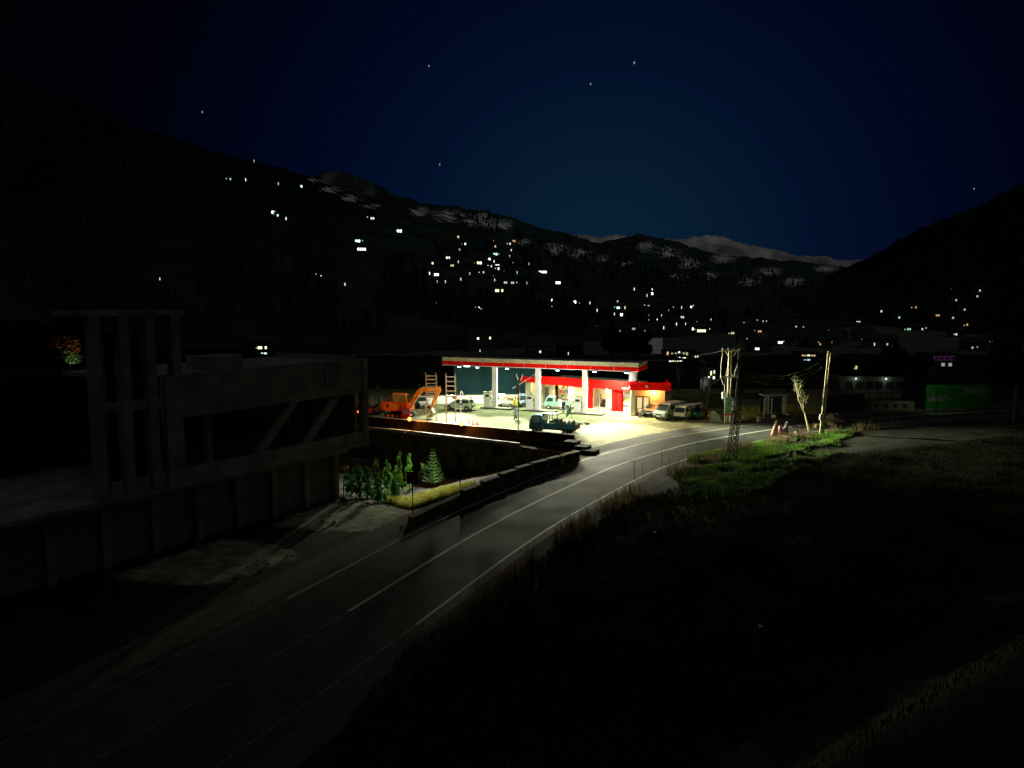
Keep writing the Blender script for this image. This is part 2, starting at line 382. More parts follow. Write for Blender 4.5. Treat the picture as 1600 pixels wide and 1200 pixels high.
# ------------------------------------------------------------------ mountains
ROCK = [(490, 282, 24, 9), (520, 296, 30, 9), (550, 310, 30, 9), (580, 322, 24, 6), (545, 290, 14, 9), (655, 330, 26, 12), (700, 337, 40, 15), (745, 343, 40, 17), (785, 352, 26, 12), (820, 378, 22, 9), (870, 388, 30, 17), (905, 396, 30, 13), (940, 404, 24, 9), (975, 412, 24, 6),
        (1010, 385, 26, 14), (1045, 395, 34, 16), (1075, 412, 30, 14), (1060, 433, 26, 9), (1130, 405, 34, 12), (1170, 440, 30, 14), (1200, 425, 34, 13), (1240, 440, 26, 14), (1290, 420, 30, 9), (765, 348, 60, 12), (1110, 430, 20, 10)]
def rockiness(px, py):
    return max(0.0, max(1-((px-c[0])/c[2])**2*.8-((py-c[1])/c[3])**2*.8 for c in ROCK))
def hill(name, sky, base, m, nrows=46, amp=0.05, seed=1, dpx=9, back=1.25, pw=1.0, rockfn=None):
    """sky: list of (px, py, D) along the ridge; base: list of (px, D) at the foot."""
    def interp(tab, x):
        if x <= tab[0][0]: return tab[0][1:]
        for a, b in zip(tab[:-1], tab[1:]):
            if x <= b[0]:
                t = (x-a[0])/(b[0]-a[0]); return tuple(p+(q-p)*t for p, q in zip(a[1:], b[1:]))
        return tab[-1][1:]
    x0, x1 = sky[0][0], sky[-1][0]; b = MB(); n = int((x1-x0)/dpx)
    def surf(px, t):
        spy, sD = interp(sky, px); bD = interp(base, px)[0]
        spy += (fbm(px/23, 1, seed)-.5)*9*0.8 + (fbm(px/5, 3, seed+9, 2)-.5)*2.5
        bpy_ = px_of(Vector((0, bD, -1.0)))[1]
        py = bpy_+(spy-bpy_)*t
        nz = (fbm(px/60, t*5, seed+2, 5)-.5)+(fbm(px/16, t*14, seed+5, 3)-.5)*.35
        D = bD*(sD/bD)**(t**pw)*(1+amp*2*nz*smooth(0, .15, t)*(1-0.5*smooth(.85, 1, t)))
        return at_D(px, py, D)
    cols = [x0+dpx*i for i in range(n+1)]
    for px in cols:
        for j in range(nrows+1): b.v.append(tuple(surf(px, j/nrows)))
        top = surf(px, 1.0)
        b.v.append((top.x*back, top.y*back, top.z*0.75)); b.v.append((top.x*back*1.6, top.y*back*1.6, -5))
    k = nrows+3
    for i in range(n):
        for j in range(k-1):
            a = i*k+j; b.f.append((a, a+k, a+k+1, a+1))
    o = struct(name, b, m, True)
    at_ = o.data.attributes.new('rock', 'FLOAT', 'POINT')
    if name == 'left_mountain': at_.data.foreach_set('value', [rockiness(*px_of(v)) if (i % k) < nrows+1 else 0.0 for i, v in enumerate(b.v)])
    def find(px, py):
        lo_, hi_ = 0.0, 1.0
        for _ in range(40):
            mid = (lo_+hi_)/2
            if px_of(surf(px, mid))[1] > py: lo_ = mid
            else: hi_ = mid
        return surf(px, lo_), lo_
    return o, find, surf
def hill_mat(name, dark, mid, rock, scale, rockpos=.6, stretch=(1, 1, .22), unlit_end=False):
    m = mat(name, mid, 0.95, noise=.5, col2=dark, scale=scale, spec=0.0)
    n = m.node_tree.nodes; L = m.node_tree.links; b = n['Principled BSDF']; src = b.inputs['Base Color'].links[0].from_socket
    t = n.new('ShaderNodeTexCoord'); mp = n.new('ShaderNodeMapping'); mp.inputs['Scale'].default_value = stretch
    nz = n.new('ShaderNodeTexNoise'); nz.inputs['Scale'].default_value = scale*.8; nz.inputs['Detail'].default_value = 9; nz.inputs['Roughness'].default_value = .7
    cr = n.new('ShaderNodeValToRGB'); cr.color_ramp.elements[0].position = rockpos; cr.color_ramp.elements[1].position = rockpos+.12
    # rock shows on the high ground
    sep = n.new('ShaderNodeSeparateXYZ'); geo = n.new('ShaderNodeNewGeometry'); mr = n.new('ShaderNodeMapRange')
    mr.inputs[1].default_value = 60; mr.inputs[2].default_value = 190
    mul = n.new('ShaderNodeMath'); mul.operation = 'MULTIPLY'
    mx = n.new('ShaderNodeMix'); mx.data_type = 'RGBA'; mx.inputs[7].default_value = (*rock, 1)
    L.new(t.outputs['Object'], mp.inputs[0]); L.new(mp.outputs[0], nz.inputs[0]); L.new(nz.outputs[0], cr.inputs[0])
    L.new(geo.outputs['Position'], sep.inputs[0]); L.new(sep.outputs['Z'], mr.inputs[0]); L.new(mr.outputs[0], mul.inputs[0]); L.new(cr.outputs[0], mul.inputs[1])
    if unlit_end:   # darkness of the slope's near end put into its colour, bare crags high up
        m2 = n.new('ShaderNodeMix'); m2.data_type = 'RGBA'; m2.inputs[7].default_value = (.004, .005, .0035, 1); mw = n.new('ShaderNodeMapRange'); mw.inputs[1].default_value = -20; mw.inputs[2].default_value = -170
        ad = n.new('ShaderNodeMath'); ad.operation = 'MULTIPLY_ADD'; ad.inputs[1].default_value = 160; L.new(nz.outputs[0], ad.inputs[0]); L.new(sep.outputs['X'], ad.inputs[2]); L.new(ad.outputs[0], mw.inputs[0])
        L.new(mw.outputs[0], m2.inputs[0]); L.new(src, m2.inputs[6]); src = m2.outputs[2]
        at_ = n.new('ShaderNodeAttribute'); at_.attribute_name = 'rock'
        n2 = n.new('ShaderNodeTexNoise'); n2.inputs['Scale'].default_value = .055; n2.inputs['Detail'].default_value = 8; n2.inputs['Roughness'].default_value = .75; L.new(mp.outputs[0], n2.inputs[0])
        s1 = n.new('ShaderNodeMath'); s1.operation = 'MULTIPLY_ADD'; s1.inputs[1].default_value = .30; L.new(at_.outputs['Fac'], s1.inputs[0]); L.new(n2.outputs[0], s1.inputs[2])
        c2 = n.new('ShaderNodeMapRange'); c2.inputs[1].default_value = .74; c2.inputs[2].default_value = .84; L.new(s1.outputs[0], c2.inputs[0])
        bp = n.new('ShaderNodeBump'); bp.inputs['Strength'].default_value = 1.0; bp.inputs['Distance'].default_value = 9.0; L.new(n2.outputs[0], bp.inputs['Height']); L.new(bp.outputs[0], b.inputs['Normal'])
        L.new(c2.outputs[0], mul.inputs[0]); mul.inputs[1].default_value = 1.0
        for l_ in list(mul.inputs[1].links): L.remove(l_)
    L.new(mul.outputs[0], mx.inputs[0]); L.new(src, mx.inputs[6]); L.new(mx.outputs[2], b.inputs['Base Color'])
    return m
M_hillL = hill_mat('forested_slope', (0.010, 0.016, 0.015), (0.028, 0.040, 0.036), (0.50, 0.49, 0.47), 0.022, .49, unlit_end=True)
M_hillB = hill_mat('dark_summit_rock', (0.008, 0.009, 0.008), (0.014, 0.016, 0.015), (0.05, 0.05, 0.05), 0.02, .5)
M_hillF = mat('pale_far_mountain_rock', (0.36, 0.32, 0.31), 0.95, scale=0.0018, col2=(0.09, 0.085, 0.09), spec=0, stretch=(1, 1, .5), detail=9)
M_hillR = mat('black_forest_slope', (0.008, 0.010, 0.009), 0.98, scale=0.02, col2=(0.003, 0.004, 0.004), spec=0.0)
skyL = [(-700, -80, 420), (-300, 20, 520), (0, 122, 640), (100, 150, 700), (200, 192, 760), (270, 218, 800), (350, 243, 860), (400, 254, 900), (470, 270, 960), (520, 292, 1000),
        (570, 306, 1050), (620, 308, 1120), (700, 322, 1250), (780, 334, 1400), (850, 356, 1550), (900, 369, 1650), (935, 379, 1750), (965, 372, 1850), (1000, 363, 1950), (1050, 374, 2050), (1080, 384, 2100),
        (1120, 396, 2150), (1170, 402, 2200), (1230, 408, 2300), (1300, 414, 2350), (1360, 420, 2400), (1450, 430, 2400)]
baseL = [(-700, 120), (0, 140), (400, 165), (640, 190), (760, 215), (900, 250), (1060, 300), (1200, 380), (1450, 520)]
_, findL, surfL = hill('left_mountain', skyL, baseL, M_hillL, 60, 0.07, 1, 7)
hill('summit_hill', [(440, 300, 1500), (480, 280, 1500), (505, 270, 1500), (540, 268, 1500), (585, 288, 1500), (620, 306, 1550), (680, 330, 1600)], [(440, 1250), (680, 1300)], M_hillB, 14, .03, 3, 5)
hill('far_mountain', [(760, 372, 7000), (880, 366, 7000), (910, 367, 7000), (935, 371, 7000), (960, 365, 7000), (1010, 374, 7000), (1070, 374, 7000), (1105, 367, 7000), (1130, 371, 7000), (1170, 383, 7000), (1230, 396, 7000), (1290, 403, 7000), (1350, 408, 7000), (1420, 420, 7000)],
     [(760, 5000), (1420, 5000)], M_hillF, 20, .05, 4, 5)
skyR = [(1290, 432, 1500), (1320, 420, 1480), (1345, 410, 1450), (1400, 378, 1300), (1450, 354, 1200), (1520, 326, 1080), (1600, 285, 950), (1750, 215, 800), (2100, 60, 600)]
_, findR, surfR = hill('right_mountain', skyR, [(1290, 620), (1450, 420), (1600, 300), (2100, 200)], M_hillR, 40, .05, 6, 7)

# unseen hillside added behind the viewpoint, shaped to keep the moon off the valley
b = MB(); n = 60
for i in range(n+1):
    x = -420+840*i/n
    for j, (yy, zz) in enumerate(((-18, -2), (-40, 35), (-70, 100), (-110, 185+16*fbm(i*.3, 2, 40)), (-190, 120), (-300, -5))): b.v.append((x, yy-10*fbm(i*.2, j, 41), zz+6*fbm(i*.4, j, 42)*(0 < j < 5)))
for i in range(n):
    for j in range(5): a = i*6+j; b.f.append((a, a+6, a+7, a+1))
struct('moon_block_hill', b, M_hillR, True)
# forest clumps on the slopes
def forest(name, surf, x0, x1, n, label, m, t0=.08, t1=1.0):
    b = MB()
    for i in range(n):
        px = random.uniform(x0, x1); t = random.uniform(t0, t1)**0.8
        if fbm(px/70, t*6, 12) < .46: continue
        p = surf(px, min(t, .995)); h = random.uniform(6, 13); r = h*.24
        for k in range(3):
            zb = p.z-1+h*k*.27; rr = r*(1-.27*k); q = random.random()*6
            vs = [(p.x+rr*math.cos(q+a*1.2566), p.y+rr*math.sin(q+a*1.2566), zb) for a in range(5)]+[(p.x, p.y, zb+h*.45)]
            b.add(vs, [(a, (a+1) % 5, 5) for a in range(5)])
    o = b.build(name, m); tag(o, label, 'forest', kind='stuff'); return o
M_forest = mat('dark_conifer', (0.006, 0.009, 0.008), 1.0, spec=0.0, noise=.6, scale=.08)
forest('hillside_forest', surfL, -250, 1420, 5200, 'dark scattered forest over the town hillside', M_forest)
forest('hillside_forest', surfR, 1330, 1750, 900, 'black forest over the right mountain slope', M_hillR)

# ------------------------------------------------------------------ stars
M_star = glow('star_light', (0.9, 0.95, 1.0), 0.32)
for i, (px, py, s, lb) in enumerate([(991, 98, 1.2, 'brightest star, high to the right of the middle of the sky'), (670, 103, .9, 'small star high above the canopy'),
        (923, 131, .9, 'small star just below and left of the brightest one'), (316, 175, 1.0, 'star over the left mountain shoulder'),
        (687, 257, .9, 'lowest star, near the ridge above the canopy'), (1522, 295, .8, 'faint star beside the right mountain slope')]):
    p = at_D(px, py, 12000); b = MB(); b.sphere((0, 0, 0), 9.5*s, 8, 6, 1.8); o = b.build('star', M_star); o.location = p
    tag(o, lb, 'star', 'stars')

# ------------------------------------------------------------------ town houses with lit windows
LC = {'w': ('white', (0.92, 1.0, 0.92)), 'g': ('greenish', (0.55, 1.0, 0.70)), 'y': ('yellow', (0.95, 1.0, 0.50)), 'o': ('orange', (1.0, 0.60, 0.30)), 'b': ('bluish', (0.6, 0.85, 1.0))}
SHAPE = {'d': ('one small lit window', 1), 'p': ('a pair of lit windows', 2), 'W': ('a long lit row of windows', 4), 'v': ('one tall thin lit window', 1)}
houses = [  # px, py, colour, shape, brightness
 (426,331,'w','d',1.6),(434,336,'g','d',.8),(447,341,'w','v',.8),(471,290,'b','d',1.1),(435,286,'w','v',.4),(582,340,'w','p',.6),(624,360,'g','p',1.5),(559,376,'g','p',1.4),(565,389,'w','W',1.2),(534,371,'w','d',.3),
 (503,433,'y','W',1.3),(539,445,'w','v',.7),(609,432,'w','v',.4),(522,490,'y','p',1.1),(413,484,'y','d',.9),(426,502,'y','v',.6),(716,369,'o','d',.7),(727,380,'b','d',.9),(700,402,'w','p',.8),(676,411,'y','d',.9),
 (670,427,'w','d',1.8),(682,429,'w','p',1.3),(696,440,'w','v',.5),(720,436,'w','v',.6),(734,427,'y','v',.4),(669,475,'w','p',1.1),(678,476,'b','W',1.3),(667,484,'g','d',1.3),(740,473,'w','v',.6),(746,482,'w','p',1.1),
 (747,532,'w','d',1.2),(761,531,'y','W',1.0),(774,385,'o','d',.5),(774,396,'g','p',.9),(765,404,'w','d',1.4),(749,410,'y','p',1.3),(772,408,'w','v',.8),(777,414,'w','p',.9),(779,419,'w','d',.9),(799,392,'w','v',.9),
 (796,400,'w','v',1.0),(791,422,'b','d',.9),(802,411,'w','v',.7),(808,408,'w','v',.5),(759,422,'w','d',.6),(773,437,'w','v',.5),(780,454,'y','W',1.1),(790,441,'w','p',.4),(810,438,'y','d',.9),(823,442,'w','v',.6),
 (848,424,'w','W',1.0),(872,441,'w','p',1.4),(865,469,'w','p',1.3),(863,480,'w','p',.9),(871,482,'w','v',.6),(896,472,'w','p',1.8),(906,474,'w','p',1.0),(888,478,'w','p',1.6),(895,485,'w','v',.8),(905,483,'w','v',.6),
 (937,476,'w','v',.7),(939,482,'w','d',.9),(933,485,'w','v',.7),(991,451,'w','v',.7),(750,552,'w','v',.5),(843,541,'w','v',.6),(844,553,'g','d',.9),(888,556,'w','v',.6),(1017,458,'w','p',1.3),(1019,452,'w','v',.8),
 (1011,461,'w','v',.5),(967,481,'g','p',1.2),(971,492,'w','d',1.8),(960,491,'w','v',.6),(950,503,'o','p',1.0),(960,506,'y','d',1.5),(967,515,'w','d',1.7),(956,515,'w','v',.8),(996,490,'w','d',1.5),(1004,496,'g','d',1.1),
 (980,504,'w','W',1.3),(1019,489,'w','d',1.1),(1032,494,'w','d',1.8),(1024,499,'y','p',1.2),(1042,502,'y','d',1.1),(1011,504,'w','d',.6),(1057,507,'w','v',.7),(1052,481,'w','v',.4),(1065,480,'w','v',.5),(1080,479,'w','d',.9),
 (1090,504,'g','d',1.2),(1099,510,'g','d',1.8),(1083,515,'w','d',1.6),(1096,518,'y','W',1.2),(1112,499,'y','p',.8),(1121,500,'g','v',.7),(1124,505,'w','v',.6),(1109,511,'w','d',.9),(1140,507,'w','v',.8),(1145,508,'w','v',.7),
 (1162,506,'w','d',1.1),(1153,515,'b','p',.9),(1183,502,'w','v',.8),(1214,521,'w','v',.8),(1221,524,'b','p',1.2),(1231,532,'w','d',.9),(1219,537,'w','p',1.1),(1239,526,'g','v',.8),(1270,528,'w','v',.5),(1274,520,'w','v',.5),
 (1284,511,'w','v',.7),(1297,513,'o','d',.8),(1297,494,'w','v',.5),(1183,548,'w','p',1.0),(1167,532,'w','v',.5),(268,225,'w','v',.5),(360,279,'g','d',.4),(384,280,'w','v',.7),(160,267,'w','v',.25),(397,248,'w','v',.3),
 (62,439,'y','d',.35),(98,442,'w','v',.4),(152,441,'y','p',.35),(250,438,'w','v',.5),(410,548,'y','W',1.3),
 (1341,503,'w','p',.5),(1377,486,'w','d',.5),(1405,496,'g','d',.5),(1424,481,'w','v',.5),(1431,480,'o','d',.35),(1465,493,'o','p',.35),(1487,451,'w','d',.45),(1494,469,'w','d',.3),(1489,497,'y','d',.35),(1507,484,'w','d',.3),
 (1511,508,'o','d',.4),(1527,463,'w','d',.3),(1531,454,'y','d',.35),(1420,515,'g','p',.4),(1441,515,'w','d',.4),(1494,524,'w','d',.5),(1343,527,'w','p',.5),(1349,531,'y','p',.6),(1366,541,'w','v',.6),(1382,541,'y','W',.45),
 (1519,547,'b','d',.4),(1547,537,'o','d',.35),(1354,521,'w','v',.4),(1307,527,'w','d',.6)]
_r = random.Random(99)
for (x0, x1, y0, y1, n_) in ((930, 1060, 470, 520, 22), (1060, 1200, 495, 522, 14), (1200, 1310, 505, 540, 12), (660, 830, 372, 446, 16), (860, 940, 462, 492, 6), (1000, 1100, 478, 500, 5)):
    for _ in range(n_):
        x, y = _r.uniform(x0, x1), _r.uniform(y0, y1)
        if all(abs(x-h[0])+abs(y-h[1]) > 6 for h in houses): houses.append((x, y, _r.choice('wwwwgyo'), _r.choice('vvdp'), _r.choice((.3, .4, .5, .7))))
REG = [(lambda x, y: x < 300, 'on the far left black slope'), (lambda x, y: x < 640 and y < 350, 'high on the left mountain'), (lambda x, y: x < 640, 'midway down the left mountain'),
       (lambda x, y: x < 735 and y < 460, 'left of the dense hillside cluster'), (lambda x, y: x < 860 and y < 462, 'in the dense hillside cluster'), (lambda x, y: x < 860, 'just above the canopy roof'),
       (lambda x, y: x < 945, 'above the right canopy end'), (lambda x, y: x < 1070 and y < 497, 'high in the bright town cluster'), (lambda x, y: x < 1070, 'low in the bright town cluster'),
       (lambda x, y: x < 1200, 'in town around the wooden pole'), (lambda x, y: x < 1310, 'in town above the roadside hut'), (lambda x, y: True, 'below the right mountain')]
_on = 'second third fourth fifth sixth seventh eighth ninth tenth eleventh twelfth thirteenth fourteenth fifteenth sixteenth seventeenth eighteenth nineteenth twentieth'.split()+['twenty-'+w for w in 'first second third fourth fifth sixth seventh eighth ninth'.split()]
ORD = ['leftmost']+[w+' from the left' for w in _on]
M_hw = mat('dim_house_plaster', (0.022, 0.021, 0.02), .95, scale=.5, noise=.4, spec=0); M_hw2 = mat('dim_house_brick', (0.018, 0.013, 0.011), .95, spec=0, scale=.5, noise=.4)
M_hr = mat('dim_tin_roof', (0.016, 0.017, 0.018), .9, noise=.3, spec=0); M_frame = mat('window_frame_wood', (0.05, 0.04, 0.03), .8, noise=.2)
def region(x, y):
    for k, (f, n) in enumerate(REG):
        if f(x, y): return n
byreg = {}
for h in houses: byreg.setdefault((region(h[0], h[1]), h[2], h[3]), []).append(h)
PROTO = {}
for key, hs in byreg.items():
    hs.sort(key=lambda h: h[0]); same = len(hs) > 1
    for i, (px, py, c, s, br) in enumerate(hs):
        if px > 1310: p, t = findR(px, py+3) if py < px_of(surfR(px, 0.02))[1]-2 else (at(px, py+3, 0), 0)
        else:
            foot = px_of(surfL(px, 0.0))[1]
            p, t = findL(px, py+3) if py < foot-3 else (at(px, py+4, 0), 0)
        D = p.y; m = D/F   # metres per pixel
        w_px = {'d': 3.3, 'p': 6.8, 'W': 12.0, 'v': 1.7}[s]*(.7+.35*br); 
        body_w = max(7.0, w_px*m*1.25); body_h = 3.2 if D < 900 else 5.2; body_d = 7
        colname, colrgb = LC[c]; shape = SHAPE[s][0]
        lab = f'house with {shape} glowing {colname}, {key[0]}'
        if same: lab = f'{ORD[i]} {colname} {dict(d="small window", p="paired window", W="wide window", v="thin window")[s]} house, {key[0]}'
        root = thing('hillside_house', lab, 'house', p, math.atan2(-p.x, p.y)+random.uniform(-.15, .15), 'lit houses over the valley')
        root.location.z -= 0.3
        MB().box((0, body_d/2, body_h/2-1.0), (body_w, body_d, body_h+2)).build('wall', M_hw if random.random() < .6 else M_hw2, root)
        rf = MB(); rf.add([(-body_w/2-.4, -.5, body_h), (body_w/2+.4, -.5, body_h), (body_w/2+.4, body_d+.5, body_h), (-body_w/2-.4, body_d+.5, body_h), (-body_w/2+.5, body_d/2, body_h+1.6), (body_w/2-.5, body_d/2, body_h+1.6)],
                         [(3, 2, 1, 0), (0, 1, 5, 4), (2, 3, 4, 5), (1, 2, 5), (3, 0, 4)]); rf.build('roof', M_hr, root)
        nwin = {'d': 1, 'v': 1, 'p': 2, 'W': 4}[s]; tot = w_px*m; ww = tot/nwin*.78
        hh = {'d': 3.3, 'p': 3.4, 'W': 3.6, 'v': 4.6}[s]*m*(.8+.2*br)
        hh = min(hh, body_h*.92)
        gm = glow(f'lit_window_{colname}_{int(br*10)}', colrgb, 0.30+1.6*br**1.5)
        if random.random() < .55 and s in 'dpW':
            lx = random.choice((-1, 1))*(tot/2+random.uniform(.3, 1.4)*4*m); MB().box((lx, -.12, body_h*random.uniform(.3, .9)), (1.3*m, .08, 1.6*m)).build('porch_lamp', glow(f'porch_{colname}', colrgb, .7), root)
        if br >= 1.3: lamp('POINT', 'house_light', (random.uniform(-1, 1), -3.0, body_h*.9), 26*(D/500)**1.0, colrgb, root, .3)
        for q in range(nwin):
            if s == 'W' and q == 2 and random.random() < .5: continue
            cx = -tot/2+tot*(q+.5)/nwin
            fr = MB().box((cx, -.03, body_h*.5), (ww+.3, .1, hh+.3)).build('window', M_frame, root)
            MB().box((cx, -.10, body_h*.5), (ww*.97, .06, hh)).build('pane', gm, fr)

# ------------------------------------------------------------------ petrol station canopy
M_red = mat('bright_red_cladding', (0.74, 0.006, 0.004), 0.85, noise=.15, scale=1.2, spec=.06)
M_beige = mat('beige_cladding', (0.50, 0.45, 0.26), 0.6, noise=.35, scale=1.3)
M_wp = mat('white_panel_paint', (0.82, 0.83, 0.80), 0.45, noise=.06, scale=2)
M_under = mat('canopy_soffit_metal', (0.55, 0.57, 0.55), 0.5, noise=.1)
M_steel = mat('galvanised_steel', (0.45, 0.46, 0.44), 0.45, metal=.6, noise=.25)
M_lampw = glow('white_lamp_glass', (0.75, 0.95, 1.0), 14, False)
CZ = 5.72
O = at(692, 570, CZ)
Rt = on_line(O, U, 997); CL = (Rt-O).length; CDp = 4.2
cn = thing('station_canopy', 'long flat petrol station canopy with red and beige fascia on white columns', 'canopy', (O.x, O.y, 0), UA)
MB().box((CL/2, CDp/2, CZ+.55), (CL-.1, CDp-.1, .9)).build('roof_deck', M_under, cn)
fr = MB(); fr.box((CL/2, -.03, CZ+.29), (CL, .12, .50)); fr.box((CL+.03, CDp/2, CZ+.29), (.12, CDp+.18, .50)); fr.box((-.03, CDp/2, CZ+.29), (.12, CDp+.18, .50)); fr.build('red_fascia', M_red, cn)
fb = MB(); fb.box((CL/2, -.03, CZ+.80), (CL, .10, .50)); fb.box((CL+.03, CDp/2, CZ+.80), (.10, CDp+.16, .50)); fb.box((-.03, CDp/2, CZ+.80), (.10, CDp+.16, .50)); fb.build('beige_fascia', M_beige, cn)
MB().box((CL/2, -.05, CZ+.0), (CL, .16, .07)).build('lower_trim', M_wp, cn)
for sx in range(1, 9): MB().box((CL*sx/9, -.10, CZ+.55), (.04, .03, .98)).build('fascia_joint', M_beige, cn)
def loc(root, p):  # world -> local of an unparented empty
    M = Matrix.Translation(root.location) @ Matrix.Rotation(root.rotation_euler[2], 4, 'Z'); return M.inverted() @ Vector(p)
base_line = Vector((O.x, O.y, 0))+V*1.4
colpos = []
for px in (773.5, 840.5, 913.5):
    p = on_line(base_line, U, px); q = loc(cn, p); colpos.append(q)
    c = MB().box((q.x, q.y, CZ/2), (.62, .5, CZ)).build('column', M_wp, cn, bevel=.03)
    MB().box((q.x, q.y, .12), (.8, .7, .24)).build('column_base', M_steel, c)
for sx in (.08, .92):
    pass
lampspots = [(730, 1.0, 1.0), (785, 2.2, 1.0), (868, 2.0, 1.0), (958, 2.2, 3.6)]
LC_W = (1.0, 1.0, 0.72)
SPW = 3400; FLW = 17000; PLW = 4300
for px, dv, k in lampspots:
    p = on_line(Vector((O.x, O.y, 0))+V*dv, U, px); q = loc(cn, p)
    f = MB().box((q.x, q.y, CZ-.02), (.8, .45, .22)).build('lamp_housing', M_steel, cn)
    MB().box((q.x, q.y, CZ-.17), (.7, .38, .08)).build('lamp_glass', M_lampw, f)
    lamp('SPOT', 'canopy_light', (q.x, q.y, CZ-.26), SPW*k, LC_W, cn, .18, (0, -.1, -1), 156, .5)
for sx in (.2, .5, .82):   # second row at the back edge
    q = Vector((CL*sx, 3.2, 0))
    f = MB().box((q.x, q.y, CZ-.02), (.8, .45, .22)).build('lamp_housing', M_steel, cn)
    MB().box((q.x, q.y, CZ-.17), (.7, .38, .08)).build('lamp_glass', M_lampw, f)
    lamp('SPOT', 'canopy_light', (q.x, q.y, CZ-.26), SPW*.45, (0.85, 1.0, 0.95), cn, .18, (0, .25, -1), 156, .5)

for fx, tx, k in ((.10, .34, 1.7), (.2, .25, 4.9), (.36, .38, .9), (.62, .42, 1.5), (.80, .75, 1.9), (.95, 3.4, 5.99)):   # floodlights on the front edge, thrown out over the road
    q = Vector((CL*fx, -.22, CZ-.05))
    f = MB().box(q, (.5, .22, .3), 0, 0, R(-30)).build('flood_housing', M_steel, cn); MB().box((q.x, q.y-.13, q.z-.06), (.42, .04, .22), 0, 0, R(-30)).build('flood_glass', M_lampw, f)
    lamp('SPOT', 'flood_light', (q.x, q.y-.3, q.z-.1), FLW*k, LC_W, cn, .15, (tx, -1, -.60 if k < 2 else (-.31 if k < 5 else .0)), 60 if k < 2 else (29 if k < 5 else 68), 1.0)
# pump islands and dispensers
M_isl = mat('dark_kerb_concrete', (0.07, 0.09, 0.07), .9, noise=.3); M_disp = mat('dispenser_white', (0.80, 0.82, 0.78), .4, noise=.05)
M_black = mat('black_rubber', (0.015, 0.015, 0.015), .7, noise=0); M_glassd = mat('dark_glass', (0.02, 0.03, 0.03), .08, noise=0, spec=.8)
M_redp = mat('red_paint', (0.6, 0.03, 0.02), .4, noise=.1)
for i, (px, q) in enumerate(zip((762, 828, 903), colpos)):
    pc = base_line+U*q.x
    words = ['below the leftmost canopy column', 'below the middle canopy column', 'below the rightmost canopy column'][i]
    ii = thing('pump_island', f'low dark kerbed pump island {words}', 'pump island', (pc.x, pc.y, 0), UA, 'pump islands')
    MB().box((.35, -.1, .10), (4.4, 1.3, .2)).build('kerb', M_isl, ii, bevel=.04)
    MB().box((.35, -.1, .21), (4.2, 1.1, .03)).build('island_top', mat('island_concrete', (.25, .26, .2), .9), ii)
    p = on_line(base_line, U, px)
    t = thing('fuel_dispenser', f'white fuel dispenser beside the {["leftmost","middle","rightmost"][i]} canopy column', 'fuel pump', (p.x, p.y-.1, .225), UA, 'fuel dispensers')
    MB().box((0, 0, .95), (.95, .5, 1.9)).build('cabinet', M_disp, t, bevel=.04)
    MB().box((0, -.262, 1.5), (.6, .03, .32)).build('display', M_glassd, t)
    MB().box((0, -.262, .75), (.75, .03, .7)).build('front_panel', M_wp, t)
    MB().box((0, 0, 1.98), (1.02, .55, .14)).build('top_cap', M_beige, t)
    for s_ in (-1, 1):
        h = MB(); h.path([(s_*.5, -.1, 1.5), (s_*.68, -.15, 1.2), (s_*.66, -.15, .5), (s_*.52, -.15, .8)], .025); h.build('hose', M_black, t)
        MB().box((s_*.51, -.1, 1.2), (.1, .14, .35)).build('nozzle', M_black, t)

# ------------------------------------------------------------------ station shop
SA = R(-38)
S0 = at(853, 632.5, 0)
shop = thing('station_shop', 'red fronted petrol station shop with warm lit shopfronts', 'shop', S0, SA)
su = Vector((math.cos(SA), math.sin(SA), 0))
def sx(px, off=0.0):
    n = Vector((-math.sin(SA), math.cos(SA), 0)); p = on_line(S0+n*off, su, px); return (p-S0).dot(su)
M_wallw = mat('warm_shop_wall', (0.62, 0.52, 0.30), .8, noise=.12); M_wallo = mat('tan_panel_wall', (0.60, 0.42, 0.22), .7, noise=.15)
M_int = mat('shop_interior', (0.60, 0.55, 0.40), .8, noise=.1); M_floor = mat('plinth_concrete', (0.3, 0.3, 0.26), .8)
M_warm = glow('warm_soffit_lamp', (1.0, .62, .25), 9, False)
M_poster = mat('pale_window_poster', (0.75, 0.76, 0.55), .6, col2=(.5, .55, .3), scale=1.2)
xR = sx(985); HF = 4.05
print('shop main width', xR, 'px right', px_of(S0+su*xR))
fc_y = -0.9     # main fascia stands forward of the walls
MB().box((xR/2, fc_y, HF-.55), (xR, .25, 1.1)).build('fascia', M_red, shop)
MB().box((xR+.13, fc_y+1.2, HF-.55), (.25, 2.6, 1.1)).build('fascia', M_red, shop)
MB().box((xR/2, 1.9, HF-.42), (xR, 5.5, .3)).build('roof', M_beige, shop)
MB().box((xR/2, 3.0, 1.5), (xR, .2, 3.0)).build('back_wall', M_int, shop)
MB().box((xR/2, .3, .06), (xR+1.2, 2.6, .16)).build('plinth', M_floor, shop)
def pil(px0, px1, m, z=3.0, y=-.05, name='pillar'):
    a, b_ = sx(px0, y), sx(px1, y); return MB().box(((a+b_)/2, y, z/2+.1), (b_-a, .5, z-.15)).build(name, m, shop, bevel=.02)
pil(862, 866, M_beige); pil(917, 926, M_red); pil(957, 964, M_red, y=-.5); pil(965, 972, M_red, y=-.45); pil(984, 988, M_beige)
